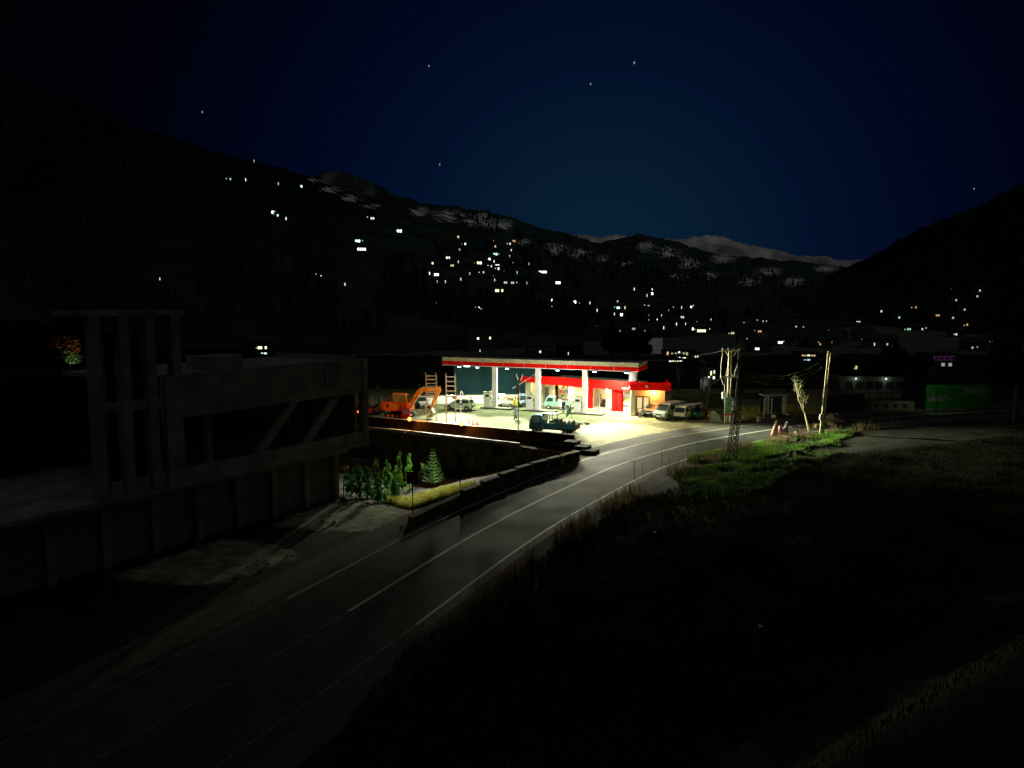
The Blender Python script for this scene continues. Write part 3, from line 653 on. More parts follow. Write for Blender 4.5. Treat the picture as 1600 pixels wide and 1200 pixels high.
# shop bays: goods, bright poster, glazed front, white door
a, b_ = sx(867), sx(884); w = MB()
for k in range(4): w.box(((a+b_)/2, 1.2, .4+.65*k), (b_-a, .5, .05))
w.build('goods_rack', M_int, shop)
rc = [(.5, .05, .03), (.55, .5, .1), (.1, .25, .4), (.6, .55, .45), (.08, .2, .06), (.45, .25, .05)]
for k in range(22):
    MB().box((a+(b_-a)*random.random(), .95+random.random()*.3, .6+.65*random.randint(0, 3)), (.3, .3, .38)).build('goods', mat(f'goods_{k%6}', rc[k % 6], .6, noise=.1), shop)
a, b_ = sx(888), sx(909); MB().box(((a+b_)/2, .02, 1.4), (b_-a, .08, 2.6)).build('poster_panel', M_poster, shop)
MB().box(((a+b_)/2+.2, -.03, 1.75), (.5, .03, .18)).build('poster_mark', mat('poster_yellow', (.7, .5, .08), .6), shop)
a, b_ = sx(927), sx(957)
wf = MB()
for k in range(4):
    xk = a+(b_-a)*k/3; wf.box((xk, 0, 1.5), (.08, .1, 2.7))
wf.box(((a+b_)/2, 0, 2.85), (b_-a, .1, .1)); wf.box(((a+b_)/2, 0, .35), (b_-a, .1, .1)); fo = wf.build('shop_window', M_steel, shop)
MB().box((a+(b_-a)*.82, .03, 1.55), ((b_-a)*.3, .03, 2.3)).build('window_poster', M_poster, fo)
MB().box((a+(b_-a)*.25, 2.0, .7), (1.6, .6, 1.0)).build('counter', mat('dark_counter', (.06, .04, .03), .5), shop)
MB().box((a+(b_-a)*.55, 1.4, .45), (1.8, .5, .5)).build('counter', mat('dark_counter', (.06, .04, .03), .5), shop)
a, b_ = sx(972.5), sx(984); d_ = MB().box(((a+b_)/2, 0, 1.25), (b_-a, .08, 2.4)).build('door', M_wp, shop)
MB().box(((a+b_)/2, -.06, 1.6), ((b_-a)*.7, .02, .55)).build('notice', mat('notice_yellow', (.55, .60, .12), .6), d_)
MB().box(((a+b_)/2, -.06, .9), ((b_-a)*.6, .02, .35)).build('notice', mat('notice_dark', (.1, .12, .1), .6, scale=6), d_)
# fascia marks
for px, z in ((973, 3.0), (975.5, 3.0), (978, 3.0), (980.5, 3.0)):
    MB().box((sx(px, fc_y), fc_y-.14, 3.22), (.12, .03, .13)).build('fascia_letter', M_wp, shop)
# left wing
a, b_ = sx(819, 1.5), 0.0
MB().box(((a+b_)/2+.4, .75, 3.25), (b_-a+.8, .3, .75)).build('fascia', M_red, shop)
MB().box(((a+b_)/2, 3.0, 3.1), (b_-a, 4.4, .25)).build('roof', M_beige, shop)
MB().box(((a+b_)/2, 1.9, 1.5), (b_-a, .2, 3.0)).build('wing_wall', M_wallw, shop)
for px in (829, 848, 860.5):
    MB().box((sx(px, 1.1), 1.1, 1.45), (.4, .4, 2.9)).build('pillar', M_beige, shop)
MB().box((sx(853.5, 1.7), 1.75, 1.15), (.9, .08, 2.2)).build('door', mat('grey_door', (.13, .15, .15), .5), shop)
# right wing: turned to face the road squarely
Wp = at(985.5, 650, 0)
wing = thing('shop_annex', 'red topped shop annex with an orange lit tan wall, right of the shop', 'shop', Wp, R(-6))
wl = 4.0
MB().box((2.3, -.35, 3.75), (4.95, .25, 1.0)).build('fascia', M_red, wing); MB().box((4.65, 1.72, 3.75), (.24, 3.8, 1.0)).build('fascia', M_red, wing)
MB().box((wl/2, 2.2, 3.4), (wl+.4, 4.6, .2)).build('roof', M_wallo, wing)
MB().box((wl/2, .9, 1.65), (wl, .2, 3.3)).build('wall', M_wallo, wing); MB().box((wl+.1, 2.6, 1.65), (.2, 3.6, 3.3)).build('wall', M_wallo, wing)
MB().box((.25, .3, 1.65), (.55, 1.2, 3.3)).build('pillar', M_beige, wing)
dd = MB(); dd.box((1.5, .77, 1.2), (1.7, .08, 2.4)); o = dd.build('door', mat('door_frame_dark', (.08, .06, .04), .5), wing)
for k in (-.4, .4): MB().box((1.5+k, .70, 1.25), (.6, .05, 2.0)).build('pane', glow('lit_door_pane', (1, .78, .35), .9), o)
MB().sphere((1.9, -.50, 3.78), .22, 8, 6, .7).build('sign_mark', M_beige, wing)
for r_, p in ((wing, (2.8, .35, 3.22)),):
    MB().lathe([(.16, 0), (.18, .05), (.1, .1)], 10, (p[0], p[1], p[2]-.06)).build('soffit_lamp', M_warm, r_)
    lamp('POINT', 'warm_wall_light', (p[0], p[1], p[2]-.25), 330, (1, .50, .14), r_, .08)
for px, e in ((877, 60), (889, 150), (945, 190)):
    xk = sx(px, -.35); MB().lathe([(.16, 0), (.18, .05), (.1, .1)], 10, (xk, -.35, 2.92)).build('soffit_lamp', M_warm, shop)
    lamp('POINT', 'warm_soffit_light', (xk, -.35, 2.75), e, (1, .62, .26), shop, .08)
MB().box((xR/2, .2, 3.05), (xR, 2.0, .06)).build('soffit', M_under, shop)
for px in (875, 940, 951):
    xk = sx(px, 1.2); MB().box((xk, 1.2, 2.95), (1.0, .12, .06)).build('ceiling_lamp', glow('tube_light', (1, .95, .7), 6), shop)
    lamp('AREA', 'interior_light', (xk, 1.2, 2.88), 60, (1, .86, .5), shop, .9, (0, 0, -1))
xk = sx(840, 1.4); MB().box((xk, 1.4, 2.9), (.8, .12, .06)).build('ceiling_lamp', glow('tube_light', (1, .95, .7), 6), shop)
lamp('AREA', 'interior_light', (xk, 1.4, 2.85), 90, (1, .9, .45), shop, .8, (0, 0, -1))

# silver flue box behind the canopy
p = at_D(984, 600, 100); o = thing('roof_water_tank', 'pale upright tank on the shop roof under the canopy end', 'tank', (p.x, 97.2, 3.6), 0)
MB().lathe([(.55, 0), (.6, .1), (.6, 1.5), (.5, 1.7), (.2, 1.78)], 14).build('tank_body', M_wp, o, True); MB().box((0, 0, -.1), (1.4, 1.4, .2)).build('stand', M_steel, o)

# teal wall and low white wall behind the forecourt
M_teal = mat('teal_rendered_wall', (0.025, 0.105, 0.115), .85, noise=.25, scale=.6)
tw = MB(); A = at(706, 627, 0)+Vector((0, 4.5, 0)); B = at(838, 627, 0)+Vector((1, 4.5, 0)); tw.bar(A+Vector((0, 0, 2.7)), B+Vector((0, 0, 2.7)), .35, 5.4)
tag(tw.build('tall_back_wall', M_teal), 'tall teal wall behind the pumps, lit from the canopy', 'wall')
bw = MB(); A = at(655, 631.5, 0); B = at(812, 629.0, 0); bw.bar(A+Vector((0, 0, .55)), B+Vector((0, 0, .55)), .25, 1.1)
o = tag(bw.build('low_white_wall', M_wp), 'low whitewashed wall along the back of the forecourt', 'wall')
bw = MB(); bw.bar(A+Vector((0, 0, 1.13)), B+Vector((0, 0, 1.13)), .33, .07); bw.build('coping', M_beige, o)

# ------------------------------------------------------------------ terrace kerb, retaining wall, edge parapet
M_conc = mat('weathered_concrete', (0.30, 0.28, 0.22), .9, scale=.9, col2=(0.14, 0.12, 0.08), bump=.5)
M_stone = mat('brown_stone_facing', (0.32, 0.25, 0.14), .95, scale=1.1, col2=(0.08, 0.06, 0.03), bump=1.0)
M_kerbp = mat('pale_kerb_paint', (0.66, 0.62, 0.48), .7, scale=2.5, noise=.4)
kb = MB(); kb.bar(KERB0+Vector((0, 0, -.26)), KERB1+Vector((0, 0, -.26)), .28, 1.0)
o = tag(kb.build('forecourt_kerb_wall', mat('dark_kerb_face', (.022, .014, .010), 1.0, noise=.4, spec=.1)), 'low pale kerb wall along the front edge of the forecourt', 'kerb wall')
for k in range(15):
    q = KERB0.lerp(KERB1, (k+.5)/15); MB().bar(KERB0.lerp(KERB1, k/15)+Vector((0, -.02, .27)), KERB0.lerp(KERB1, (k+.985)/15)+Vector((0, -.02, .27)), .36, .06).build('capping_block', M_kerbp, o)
rw = MB()
for a, b in zip(EDGE[:-1], EDGE[1:]):
    rw.bar(Vector((a.x, a.y-.15, -3.1)), Vector((b.x, b.y-.15, -3.1)), .7, 4.7)
rwo = tag(rw.build('retaining_wall', M_stone), 'brown stone retaining wall holding up the station terrace', 'retaining wall')
for a, b in ((EDGE[1]+Vector((-6, 2, 0)), EDGE[1].lerp(EDGE[2], .33)), (EDGE[1].lerp(EDGE[2], .335), EDGE[2])):
    c = MB(); c.bar(Vector((a.x, a.y-.05, -.60)), Vector((b.x, b.y-.05, -.60)), .3, .30); c.build('edge_coping', M_kerbp, rwo)
for k in range(9):   # drain stains
    q = EDGE[1].lerp(EDGE[2], .08+.1*k); MB().box((q.x, q.y-.53, -1.2-random.random()), (.12, .08, 1.6)).build('weep_pipe', M_conc, rwo)
bt = MB()   # stepped end by the road
e = EDGE[3]
for k, (dx, dy, h) in enumerate(((0, 0, .62), (.9, -1.5, .45), (1.5, -2.8, .3))):
    bt.box((e.x+dx-.9, e.y+dy, h/2), (1.3, 1.3, h), R(-25))
tag(bt.build('stepped_wall_end', mat('dark_step_stone', (.02, .02, .016), .95, noise=.4)), 'dark stepped stone end of the retaining wall beside the road', 'wall')

# roadside parapet blocks
tops = [((903, 704.0), (878, 711.0)), ((874, 712.0), (856, 716.5)), ((852, 717.7), (831, 723)), ((827, 725), (808, 730.5)), ((804, 733), (782, 740)), ((777, 743.5), (753, 752)), ((748, 756), (722, 766))]
wd = ['nearest the stepped wall end', 'second from the stepped wall end', 'third from the stepped wall end', 'in the middle of the row', 'third from the near end of the row', 'second from the near end of the row', 'at the near end of the row']
M_par = mat('parapet_concrete', (0.85, 0.82, 0.62), .9, scale=1.4, col2=(0.5, 0.48, 0.34), bump=.5)
for (a, b), w in zip(tops, wd):
    A = at(*a, .8); B = at(*b, .8); m_ = (A+B)/2; dv = B-A
    o = thing('parapet_block', f'concrete roadside parapet block {w}', 'parapet block', (m_.x, m_.y, 0), math.atan2(dv.y, dv.x), 'parapet blocks along the road')
    MB().box((0, 0, .36), (dv.length, .42, .76)).build('block', M_stone, o); MB().box((0, 0, .77), (dv.length+.03, .5, .07)).build('cap', M_par, o)
lw = MB(); a, b = at(716, 782), at(642, 818); lw.bar(a+Vector((0, 0, .1)), b+Vector((0, 0, .1)), .4, .6)
tag(lw.build('low_roadside_wall', M_stone), 'low dark wall continuing the parapet down to the parking lot', 'wall')

# ------------------------------------------------------------------ unfinished building on the left
C0 = at(527, 777, 0); C1 = at(310, 843, 0); fa = math.atan2((C1-C0).y, (C1-C0).x)
# local x runs along the facade toward the camera, local y toward the road
bd = thing('unfinished_building', 'dark unfinished concrete building with open storeys and a stair tower', 'building', C0, fa)
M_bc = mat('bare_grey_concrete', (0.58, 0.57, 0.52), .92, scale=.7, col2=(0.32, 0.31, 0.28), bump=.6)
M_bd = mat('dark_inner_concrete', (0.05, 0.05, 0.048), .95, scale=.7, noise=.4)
M_shut = mat('rusty_roller_shutter', (0.42, 0.40, 0.34), .8, scale=1.5, noise=.4)
BL = 25.2; sp = 2.75; dep = -9
BX = lambda nm, c, d, m=M_bc: MB().box(c, d).build(nm, m, bd)
for k in range(10):
    BX('column', (k*sp+.22, 0, 1.55), (.42, .45, 3.1))
    if k < 9:
        sh = MB()
        for j in range(14): sh.box((k*sp+.22+sp/2, -.18, .12+j*.215), (sp-.44, .05, .19), 0, 0, .12)
        sh.build('roller_shutter', M_shut, bd)
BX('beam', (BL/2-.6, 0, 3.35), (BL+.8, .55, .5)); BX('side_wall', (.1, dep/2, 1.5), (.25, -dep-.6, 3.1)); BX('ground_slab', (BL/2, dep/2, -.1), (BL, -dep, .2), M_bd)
BX('floor_slab', (BL/2-.9, dep/2+.55, 3.72), (BL+2.4, -dep+1.4, .22))
OV = 1.0
ux0 = -2.0   # upper storey reaches past the ground floor
BX('spandrel', (7.4, OV, 4.2), (18.8, .22, .75))
BX('upper_band', (6.0, OV, 8.75), (15.9, .25, 2.1))
BX('upper_beam', (6.0, OV-.02, 7.55), (15.9, .35, .3))
BX('end_wall', (ux0+.15, OV-dep/-2-.3, 6.9), (.25, 8.0, 6.1)); BX('end_column', (ux0+.2, OV, 6.75), (.5, .5, 6.1))
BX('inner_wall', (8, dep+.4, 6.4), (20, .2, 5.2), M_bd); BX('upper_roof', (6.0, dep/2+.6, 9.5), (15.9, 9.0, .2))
BX('column', (13.4, OV+.03, 6.6), (.7, .5, 6.0)); BX('column', (10.6, OV-.6, 6.0), (.3, .3, 3.2))
for x0 in (0.2, 4.0):   # raking stair beams across the opening
    MB().bar((x0+.2, OV-.25, 7.6), (x0+3.5, OV-.25, 4.4), .30, .55).build('raking_beam', M_bc, bd)
for k in range(12): MB().cyl((ux0+1.4+k*1.05, OV-.5, 4.6), (ux0+1.4+k*1.05, OV-.5, 7.4), .025, n=5).build('railing_bar', M_steel, bd)
for k in range(5): MB().cyl((.7+k*.32, OV+.16, 7.9), (.7+k*.32, OV+.16, 9.7), .025, n=5).build('rebar', M_steel, bd)
# stair tower
def fx_of(px, off): n_ = Vector((-math.sin(fa), math.cos(fa), 0)); return on_line2(C0+n_*off, Vector((math.cos(fa), math.sin(fa), 0)), px)
def on_line2(O_, u_, px):
    lo_, hi_ = 0.0, 40.0
    for _ in range(60):
        m_ = (lo_+hi_)/2
        if px_of(O_+u_*m_)[0] > px: lo_ = m_
        else: hi_ = m_
    return lo_
xa, xb = fx_of(292, OV), fx_of(158, OV); TH = 13.0; print('tower', xa, xb)
for k in range(4):
    x0 = xa+.25+(xb-xa-.5)*k/3
    for y0 in ((OV, -1.2) if k < 3 else (OV,)): BX('tower_column', (x0, y0, (3.85+TH)/2), (.5, .5, TH-3.85))
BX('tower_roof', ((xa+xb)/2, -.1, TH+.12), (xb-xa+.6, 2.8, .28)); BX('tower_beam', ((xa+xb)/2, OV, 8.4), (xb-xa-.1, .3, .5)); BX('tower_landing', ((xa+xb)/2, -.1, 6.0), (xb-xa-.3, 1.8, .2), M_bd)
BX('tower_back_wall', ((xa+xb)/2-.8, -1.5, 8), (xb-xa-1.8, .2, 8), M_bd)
MB().box((8, -2.2, 10.0), (2.6, 2.0, .9)).build('roof_parapet_box', M_bc, bd)

def leafy(m, k=.5):   # thin leaves let light through
    n = m.node_tree.nodes; L = m.node_tree.links; b = n['Principled BSDF']; t = n.new('ShaderNodeBsdfTranslucent'); mx = n.new('ShaderNodeMixShader'); mx.inputs[0].default_value = k
    L.new(b.inputs['Base Color'].links[0].from_socket, t.inputs[0]); L.new(b.outputs[0], mx.inputs[1]); L.new(t.outputs[0], mx.inputs[2]); L.new(mx.outputs[0], n['Material Output'].inputs[0]); return m
# lit shrub in the dark at far left with a small lamp added to light it
def leaf_mb(blobs, n, size, flat=1.0, seed=3):
    rnd = random.Random(seed); b = MB()
    for _ in range(n):
        c, r = rnd.choice(blobs)
        while True:
            v = Vector((rnd.uniform(-1, 1), rnd.uniform(-1, 1), rnd.uniform(-1, 1)))
            if v.length < 1: break
        v = v.normalized()*(v.length**.5)
        p = Vector(c)+Vector((v.x*r, v.y*r, v.z*r*flat)); s = size*rnd.uniform(.5, 1.4)
        a = Vector((rnd.gauss(0, 1), rnd.gauss(0, 1), rnd.gauss(0, 1))).normalized(); d = a.orthogonal().normalized()
        e = a.cross(d); b.add([p-a*s, p+d*s*.45, p+a*s, p-d*s*.45+e*s*.2], [(0, 1, 2, 3)])
    return b
M_leafg = mat('green_leaves', (0.06, 0.14, 0.03), .7, scale=2.0, col2=(0.03, 0.07, 0.02)); M_leafo = mat('orange_flowers', (0.55, 0.20, 0.04), .7, scale=2, noise=.4)
M_leafd = mat('dark_leaves', (0.03, 0.045, 0.02), .8, scale=1.0, noise=.5); M_bark = mat('brown_bark', (0.12, 0.09, 0.06), .95, scale=5, noise=.5, bump=.6)
pp = at_D(107, 583, 46)
sh = thing('flowering_shrub', 'round shrub with orange blossom over green leaves, alone in the dark at far left', 'shrub', pp, 0)
leaf_mb([((0, 0, .7), .75), ((.1, 0, 1.2), .7)], 1100, .13, seed=1).build('foliage', M_leafg, sh); leaf_mb([((-.3, -.2, 1.75), .55), ((.3, -.1, 1.9), .5), ((.5, -.1, 1.5), .3)], 500, .12, seed=2).build('blossom', M_leafo, sh)
MB().cyl((0, 0, -.8), (0, 0, 1), .09, .05).build('stem', M_bark, sh)
tr = MB(); tr.box((0, 0, -.45), (8, 3, .9)); o = tr.build('garden_terrace', M_bd); o.location = (pp.x+.5, pp.y+.6, pp.z-.02); tag(o, 'dark garden terrace under the lit flowering shrub', 'terrace')
o2 = MB().box((0, 0, 0), (8, 3, pp.z-.9)).build('terrace_wall', M_bd, o); o2.location = (0, 0, -(pp.z-.9)/2-.9)
gl = thing('added_shrub_lamp', 'small shaded lamp added to light the shrub at far left', 'lamp', (pp.x+.9, pp.y-1.1, pp.z), 0)
MB().cyl((0, 0, 0), (0, 0, .5), .03).build('post', M_black, gl); MB().lathe([(.1, .5), (.14, .55), (.02, .68)], 8).build('added_lamp_shade', M_black, gl)
lamp('SPOT', 'added_shrub_light', (-.1, .3, .58), 45, (1, .95, .7), gl, .05, (-.55, 1, .9), 90, .6)

# ------------------------------------------------------------------ road signs seen from behind
M_signb = mat('sign_back_black', (0.012, 0.012, 0.012), .8, noise=0); M_pole = mat('sign_pole_steel', (0.08, 0.08, 0.08), .6, metal=.5, noise=.2)
for base, top, w, lb in (((645, 808), (645, 735), 18, 'black backed square road sign by the parking lot, nearest of the three'), ((719, 779), (719, 711), 9.5, 'narrow black backed road sign behind the low wall, middle of the three'),
                         ((778, 748), (778, 694), 14, 'dark road sign against the retaining wall, farthest of the three')):
    p = at(*base); m_ = p.y/F; H = (base[1]-top[1])*m_; ww = w*m_; hp = (19 if w != 14 else 18)*m_
    o = thing('road_sign', lb, 'road sign', p, 0, 'road signs seen from behind')
    MB().cyl((0, 0, -.3), (0, 0, H-.1), .035, n=8).build('post', M_pole, o); MB().box((0, .06, H-hp/2), (ww, .03, hp)).build('panel', M_signb, o, bevel=.01)
    MB().box((0, .03, H-hp*.3), (ww*.8, .03, .05)).build('bracket', M_pole, o)
p = at(879, 716); o = thing('thin_pole', 'thin leaning steel pole behind the blue truck', 'pole', p, 0)
MB().cyl((0, 0, -.2), (-.05, 0, 3.6), .03, .025).build('shaft', M_pole, o)

# ------------------------------------------------------------------ plants in the sunken plot
def column_bush(px, py, top, w, lb, m, seed):
    p = at(px, py, -.8); p.z = gz(p.x, p.y)
    q = None
    for _ in range(6): p = at(px, py, gz(p.x, p.y))
    H = (py-top)*p.y/F; r = w*p.y/F/2
    o = thing('upright_shrub', lb, 'shrub', p, 0, 'shrubs below the retaining wall')
    side_ = [((random.uniform(-1.3, 1.3)*r, random.uniform(-.8, .8)*r, H*random.uniform(.15, .6)), r*random.uniform(.22, .36)) for _ in range(4)]
    bl = side_+[((random.uniform(-.4, .4)*r, random.uniform(-.3, .3)*r, H*(.14+.78*k/6)), r*random.uniform(.7, 1.05)*(1.0-.72*(k/6)**1.3)) for k in range(7)]
    leaf_mb(bl, 900, .075+H*.012, 1.9, seed).build('foliage', m, o)
    MB().cyl((0, 0, -.2), (0, 0, H*.8), .05, .02, 6).build('stem', M_bark, o); return o
M_bg1 = mat('bright_shrub_leaves', (0.24, 0.52, 0.09), .7, scale=1.5, col2=(0.07, 0.22, 0.04)); M_bg2 = mat('teal_shrub_leaves', (0.09, 0.30, 0.09), .7, scale=1.5, col2=(0.03, 0.12, 0.04))
bs = [(549, 776, 722, 20, 'bluish green shrub nearest the building corner', M_bg2), (563, 781, 716, 20, 'dark shrub second from the building corner', M_bg2), (575, 779, 728, 15, 'short dark shrub third from the building corner', M_bg2),
      (590, 778, 712, 11, 'slim shrub with a pale tip, in the middle of the row', M_bg1), (606, 777, 714, 15, 'upright shrub just left of the tallest pair', M_bg1), (624, 770, 702, 15, 'tall bright green shrub, left of the tallest pair', M_bg1),
      (640, 766, 705, 14, 'tall broad topped shrub behind the nearest road sign', M_bg1), (614, 783, 748, 20, 'low dark bush at the front of the row', M_bg2), (590, 786, 752, 22, 'low dark bush in front of the slim shrub', M_bg2), (660, 750, 722, 7, 'thin shrub between the road sign and the young conifer', M_bg1)]
for i, (px, py, top, w, lb, m) in enumerate(bs): column_bush(px, py, top, w, lb, m, 20+i)
p = at(677, 764, -2)
for _ in range(12): p = at(677, 764, gz(p.x, p.y))
H = (764-694)*p.y/F
cf = thing('young_conifer', 'small lit conifer with tiered branches before the retaining wall', 'tree', p, 0)
MB().cyl((0, 0, -.2), (0, 0, H*.98), .06, .012, 7).build('trunk', M_bark, cf)
br = MB(); rnd = random.Random(4)
for k in range(11):
    z = H*(.14+.8*k/10.5); L = H*.27*(1-k/11.5)+.06
    for a in range(7):
        t = a*2*math.pi/7+k*.5+rnd.uniform(-.2, .2); e = Vector((math.cos(t)*L, math.sin(t)*L, z+L*.35)); s = Vector((0, 0, z))
        br.cyl(s, e, .012, .005, 3)
        for q in range(8):
            c = s.lerp(e, .2+.8*q/8); wv = .13*(1.15-q/9)
            d = Vector((-math.sin(t), math.cos(t), 0)); br.add([c-d*wv+(e-s)*.05, c+(e-s)*.16, c+d*wv+(e-s)*.05, c+Vector((0, 0, -.05))], [(0, 1, 2, 3)])
br.build('needle_foliage', mat('conifer_needles', (0.34, 0.60, 0.22), .7, noise=.3), cf)
p = at(538, 783, 0); o = thing('leaning_sapling', 'pale thin sapling at the building corner, left of the shrubs', 'sapling', p, 0)
MB().path([(0, 0, -.3), (-.05, 0, .9), (.02, 0, 1.7), (.12, 0, 2.3)], .035, 5).build('trunk', mat('pale_bark', (.4, .4, .18), .9), o); leaf_mb([((.12, 0, 2.35), .22)], 90, .07, seed=6).build('leaves', mat('yellow_leaves', (.35, .4, .08), .7), o)

# ------------------------------------------------------------------ grass and weeds
def grass(name, label, cat, m, n, sampler, h, w=.02, lean=.35, seed=1):
    rnd = random.Random(seed); b = MB()
    for _ in range(n):
        q = sampler(rnd)
        if q is None: continue
        x, y = q[0], q[1]; z = gz(x, y)-.04; hh = h*rnd.uniform(.35, 1.2); t = rnd.random()*6.283; L = hh*lean*rnd.random(); ww = w*rnd.uniform(.7, 1.5)
        dx, dy = math.cos(t), math.sin(t); px_, py_ = -dy*ww, dx*ww
        k = len(b.v)
        b.v += [(x-px_, y-py_, z), (x+px_, y+py_, z), (x+dx*L*.4-px_*.6, y+dy*L*.4-py_*.6, z+hh*.6), (x+dx*L*.4+px_*.6, y+dy*L*.4+py_*.6, z+hh*.6), (x+dx*L, y+dy*L, z+hh)]
        b.f += [(k, k+1, k+3, k+2), (k+2, k+3, k+4)]
    o = b.build(name, m); return tag(o, label, cat, kind='stuff')
def s_poly(pxs, z=0, dens=None):
    P = [at(a, b, z) for a, b in pxs]; x0 = min(p.x for p in P); x1 = max(p.x for p in P); y0 = min(p.y for p in P); y1 = max(p.y for p in P)
    def f(rnd):
        for _ in range(20):
            x, y = rnd.uniform(x0, x1), rnd.uniform(y0, y1); c = False; j = len(P)-1
            for i in range(len(P)):
                if (P[i].y > y) != (P[j].y > y) and x < (P[j].x-P[i].x)*(y-P[i].y)/(P[j].y-P[i].y)+P[i].x: c = not c
                j = i
            if c and (dens is None or fbm(x*.4, y*.4, dens) > .42): return x, y
        return None
    return f
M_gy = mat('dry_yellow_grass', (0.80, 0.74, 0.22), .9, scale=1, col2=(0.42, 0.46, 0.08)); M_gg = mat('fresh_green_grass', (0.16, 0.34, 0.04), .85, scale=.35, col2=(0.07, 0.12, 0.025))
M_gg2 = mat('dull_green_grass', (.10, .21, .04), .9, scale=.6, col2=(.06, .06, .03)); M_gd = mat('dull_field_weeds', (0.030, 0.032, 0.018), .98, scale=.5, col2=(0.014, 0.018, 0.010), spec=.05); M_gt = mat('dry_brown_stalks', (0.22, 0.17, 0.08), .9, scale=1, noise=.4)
grass('plot_grass', 'bright dry yellow grass below the retaining wall', 'grass', M_gy, 9000, s_poly([(640, 800), (690, 784), (745, 766), (742, 752), (700, 748), (655, 752), (600, 785)], -1), .6, .03, seed=2)
gs = road_off(1060, 1330, 6.5)
far = [px_of(p) for p in gs]
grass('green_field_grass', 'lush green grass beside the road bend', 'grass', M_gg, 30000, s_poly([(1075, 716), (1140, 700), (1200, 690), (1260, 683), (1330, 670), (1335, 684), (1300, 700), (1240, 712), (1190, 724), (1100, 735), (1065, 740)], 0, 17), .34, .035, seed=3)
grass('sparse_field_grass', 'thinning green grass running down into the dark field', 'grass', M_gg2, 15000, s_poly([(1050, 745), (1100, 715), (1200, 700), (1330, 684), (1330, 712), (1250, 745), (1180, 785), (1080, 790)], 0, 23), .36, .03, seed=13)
def roadside(rnd):
    i = rnd.randrange(len(RL)-1); p = RL[i].lerp(RL[i+1], rnd.random()); n = road_n(i); o_ = 4.6+abs(rnd.gauss(0, .8))
    q = p+n*o_
    if q.y < 24 or q.y > 84 or fbm(q.x*.5, q.y*.5, 8) < .45: return None
    return q.x, q.y
grass('roadside_weeds', 'tall dry weeds along the right road edge', 'weeds', M_gt, 9000, roadside, 1.0, .018, .6, 4)
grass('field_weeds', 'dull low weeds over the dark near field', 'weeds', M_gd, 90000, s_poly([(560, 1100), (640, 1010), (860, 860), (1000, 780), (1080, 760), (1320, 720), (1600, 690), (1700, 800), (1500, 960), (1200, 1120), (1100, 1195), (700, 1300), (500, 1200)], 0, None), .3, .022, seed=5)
def bankside(rnd):
    x, y = rnd.uniform(-2, 26), rnd.uniform(10, 34); d = -side(BK0, BK1, x, y)
    return (x, y) if d > -1 else None
grass('bank_grass', 'thin grass on the near bank at bottom right', 'grass', M_gd, 12000, bankside, .25, .02, seed=6)
grass('verge_weeds', 'yellow weeds behind the roadside blocks across the road', 'weeds', M_gy, 2600, s_poly([(1150, 662), (1190, 652), (1240, 646), (1290, 648), (1290, 640), (1220, 636), (1150, 640)]), .7, .04, seed=7)
sb = MB(); rnd = random.Random(15)
for _ in range(60):
    P = LIT_PADS[rnd.random() < .45]; q = P[rnd.randrange(len(P))].lerp(P[rnd.randrange(len(P))], rnd.random()); r_ = rnd.uniform(.03, .10)*(1.6 if rnd.random() < .05 else 1)
    sb.sphere((q.x+rnd.uniform(-.5, .5), q.y+rnd.uniform(-.5, .5), r_*.3), r_, 6, 4, .7)
tag(sb.build('gravel', M_par), 'loose stones scattered over the gravel lot before the unfinished building', 'gravel', kind='stuff')
# individual tall stalks at the road edge
for i, (px, py, h) in enumerate([(992, 752, 34), (1004, 748, 26), (1033, 742, 38), (1046, 738, 24), (1075, 722, 22), (1088, 716, 26)]):
    p = at(px, py); H = h*p.y/F
    lb = ['leftmost', 'second from the left', 'third and tallest', 'fourth', 'fifth', 'rightmost'][i]
    o = thing('dead_stalk', f'dark dead weed stalk at the right road edge, {lb}', 'weed stalk', p, random.random()*6, 'dead stalks at the road edge')
    b = MB(); b.path([(0, 0, -.1), (.05, 0, H*.5), (.02, .05, H)], .018, 4)
    for k in range(6): z = H*(.35+.1*k); t = k*2.1; b.cyl((.04, 0, z), (math.cos(t)*.28, math.sin(t)*.28, z+.22), .01, .004, 3)
    b.build('stem', M_gt, o)

# ------------------------------------------------------------------ vehicles
M_tyre = mat('tyre_rubber', (0.02, 0.02, 0.02), .85, noise=0); M_rim = mat('wheel_rim', (0.45, 0.46, 0.45), .4, metal=.5, noise=.1)
M_hl = mat('headlight_glass', (0.7, 0.72, 0.7), .1, noise=0); M_tl = mat('tail_light_red', (0.5, 0.02, 0.01), .3, noise=0); M_plate = mat('number_plate', (0.75, 0.75, 0.7), .5, noise=0)
def wheel(root, x, y, r, w=.2):
    t = MB(); t.cyl((x, y-w/2, r), (x, y+w/2, r), r, n=18); o = t.build('wheel', M_tyre, root)
    c = MB(); s_ = 1 if y > 0 else -1; c.cyl((x, y+s_*(w/2-.03), r), (x, y+s_*(w/2+.012), r), r*.6, r*.5, 14); c.build('rim', M_rim, o)
def paint(name, c): return mat('paint_'+name, c, .3, noise=.1, scale=1.5, coat=.4)
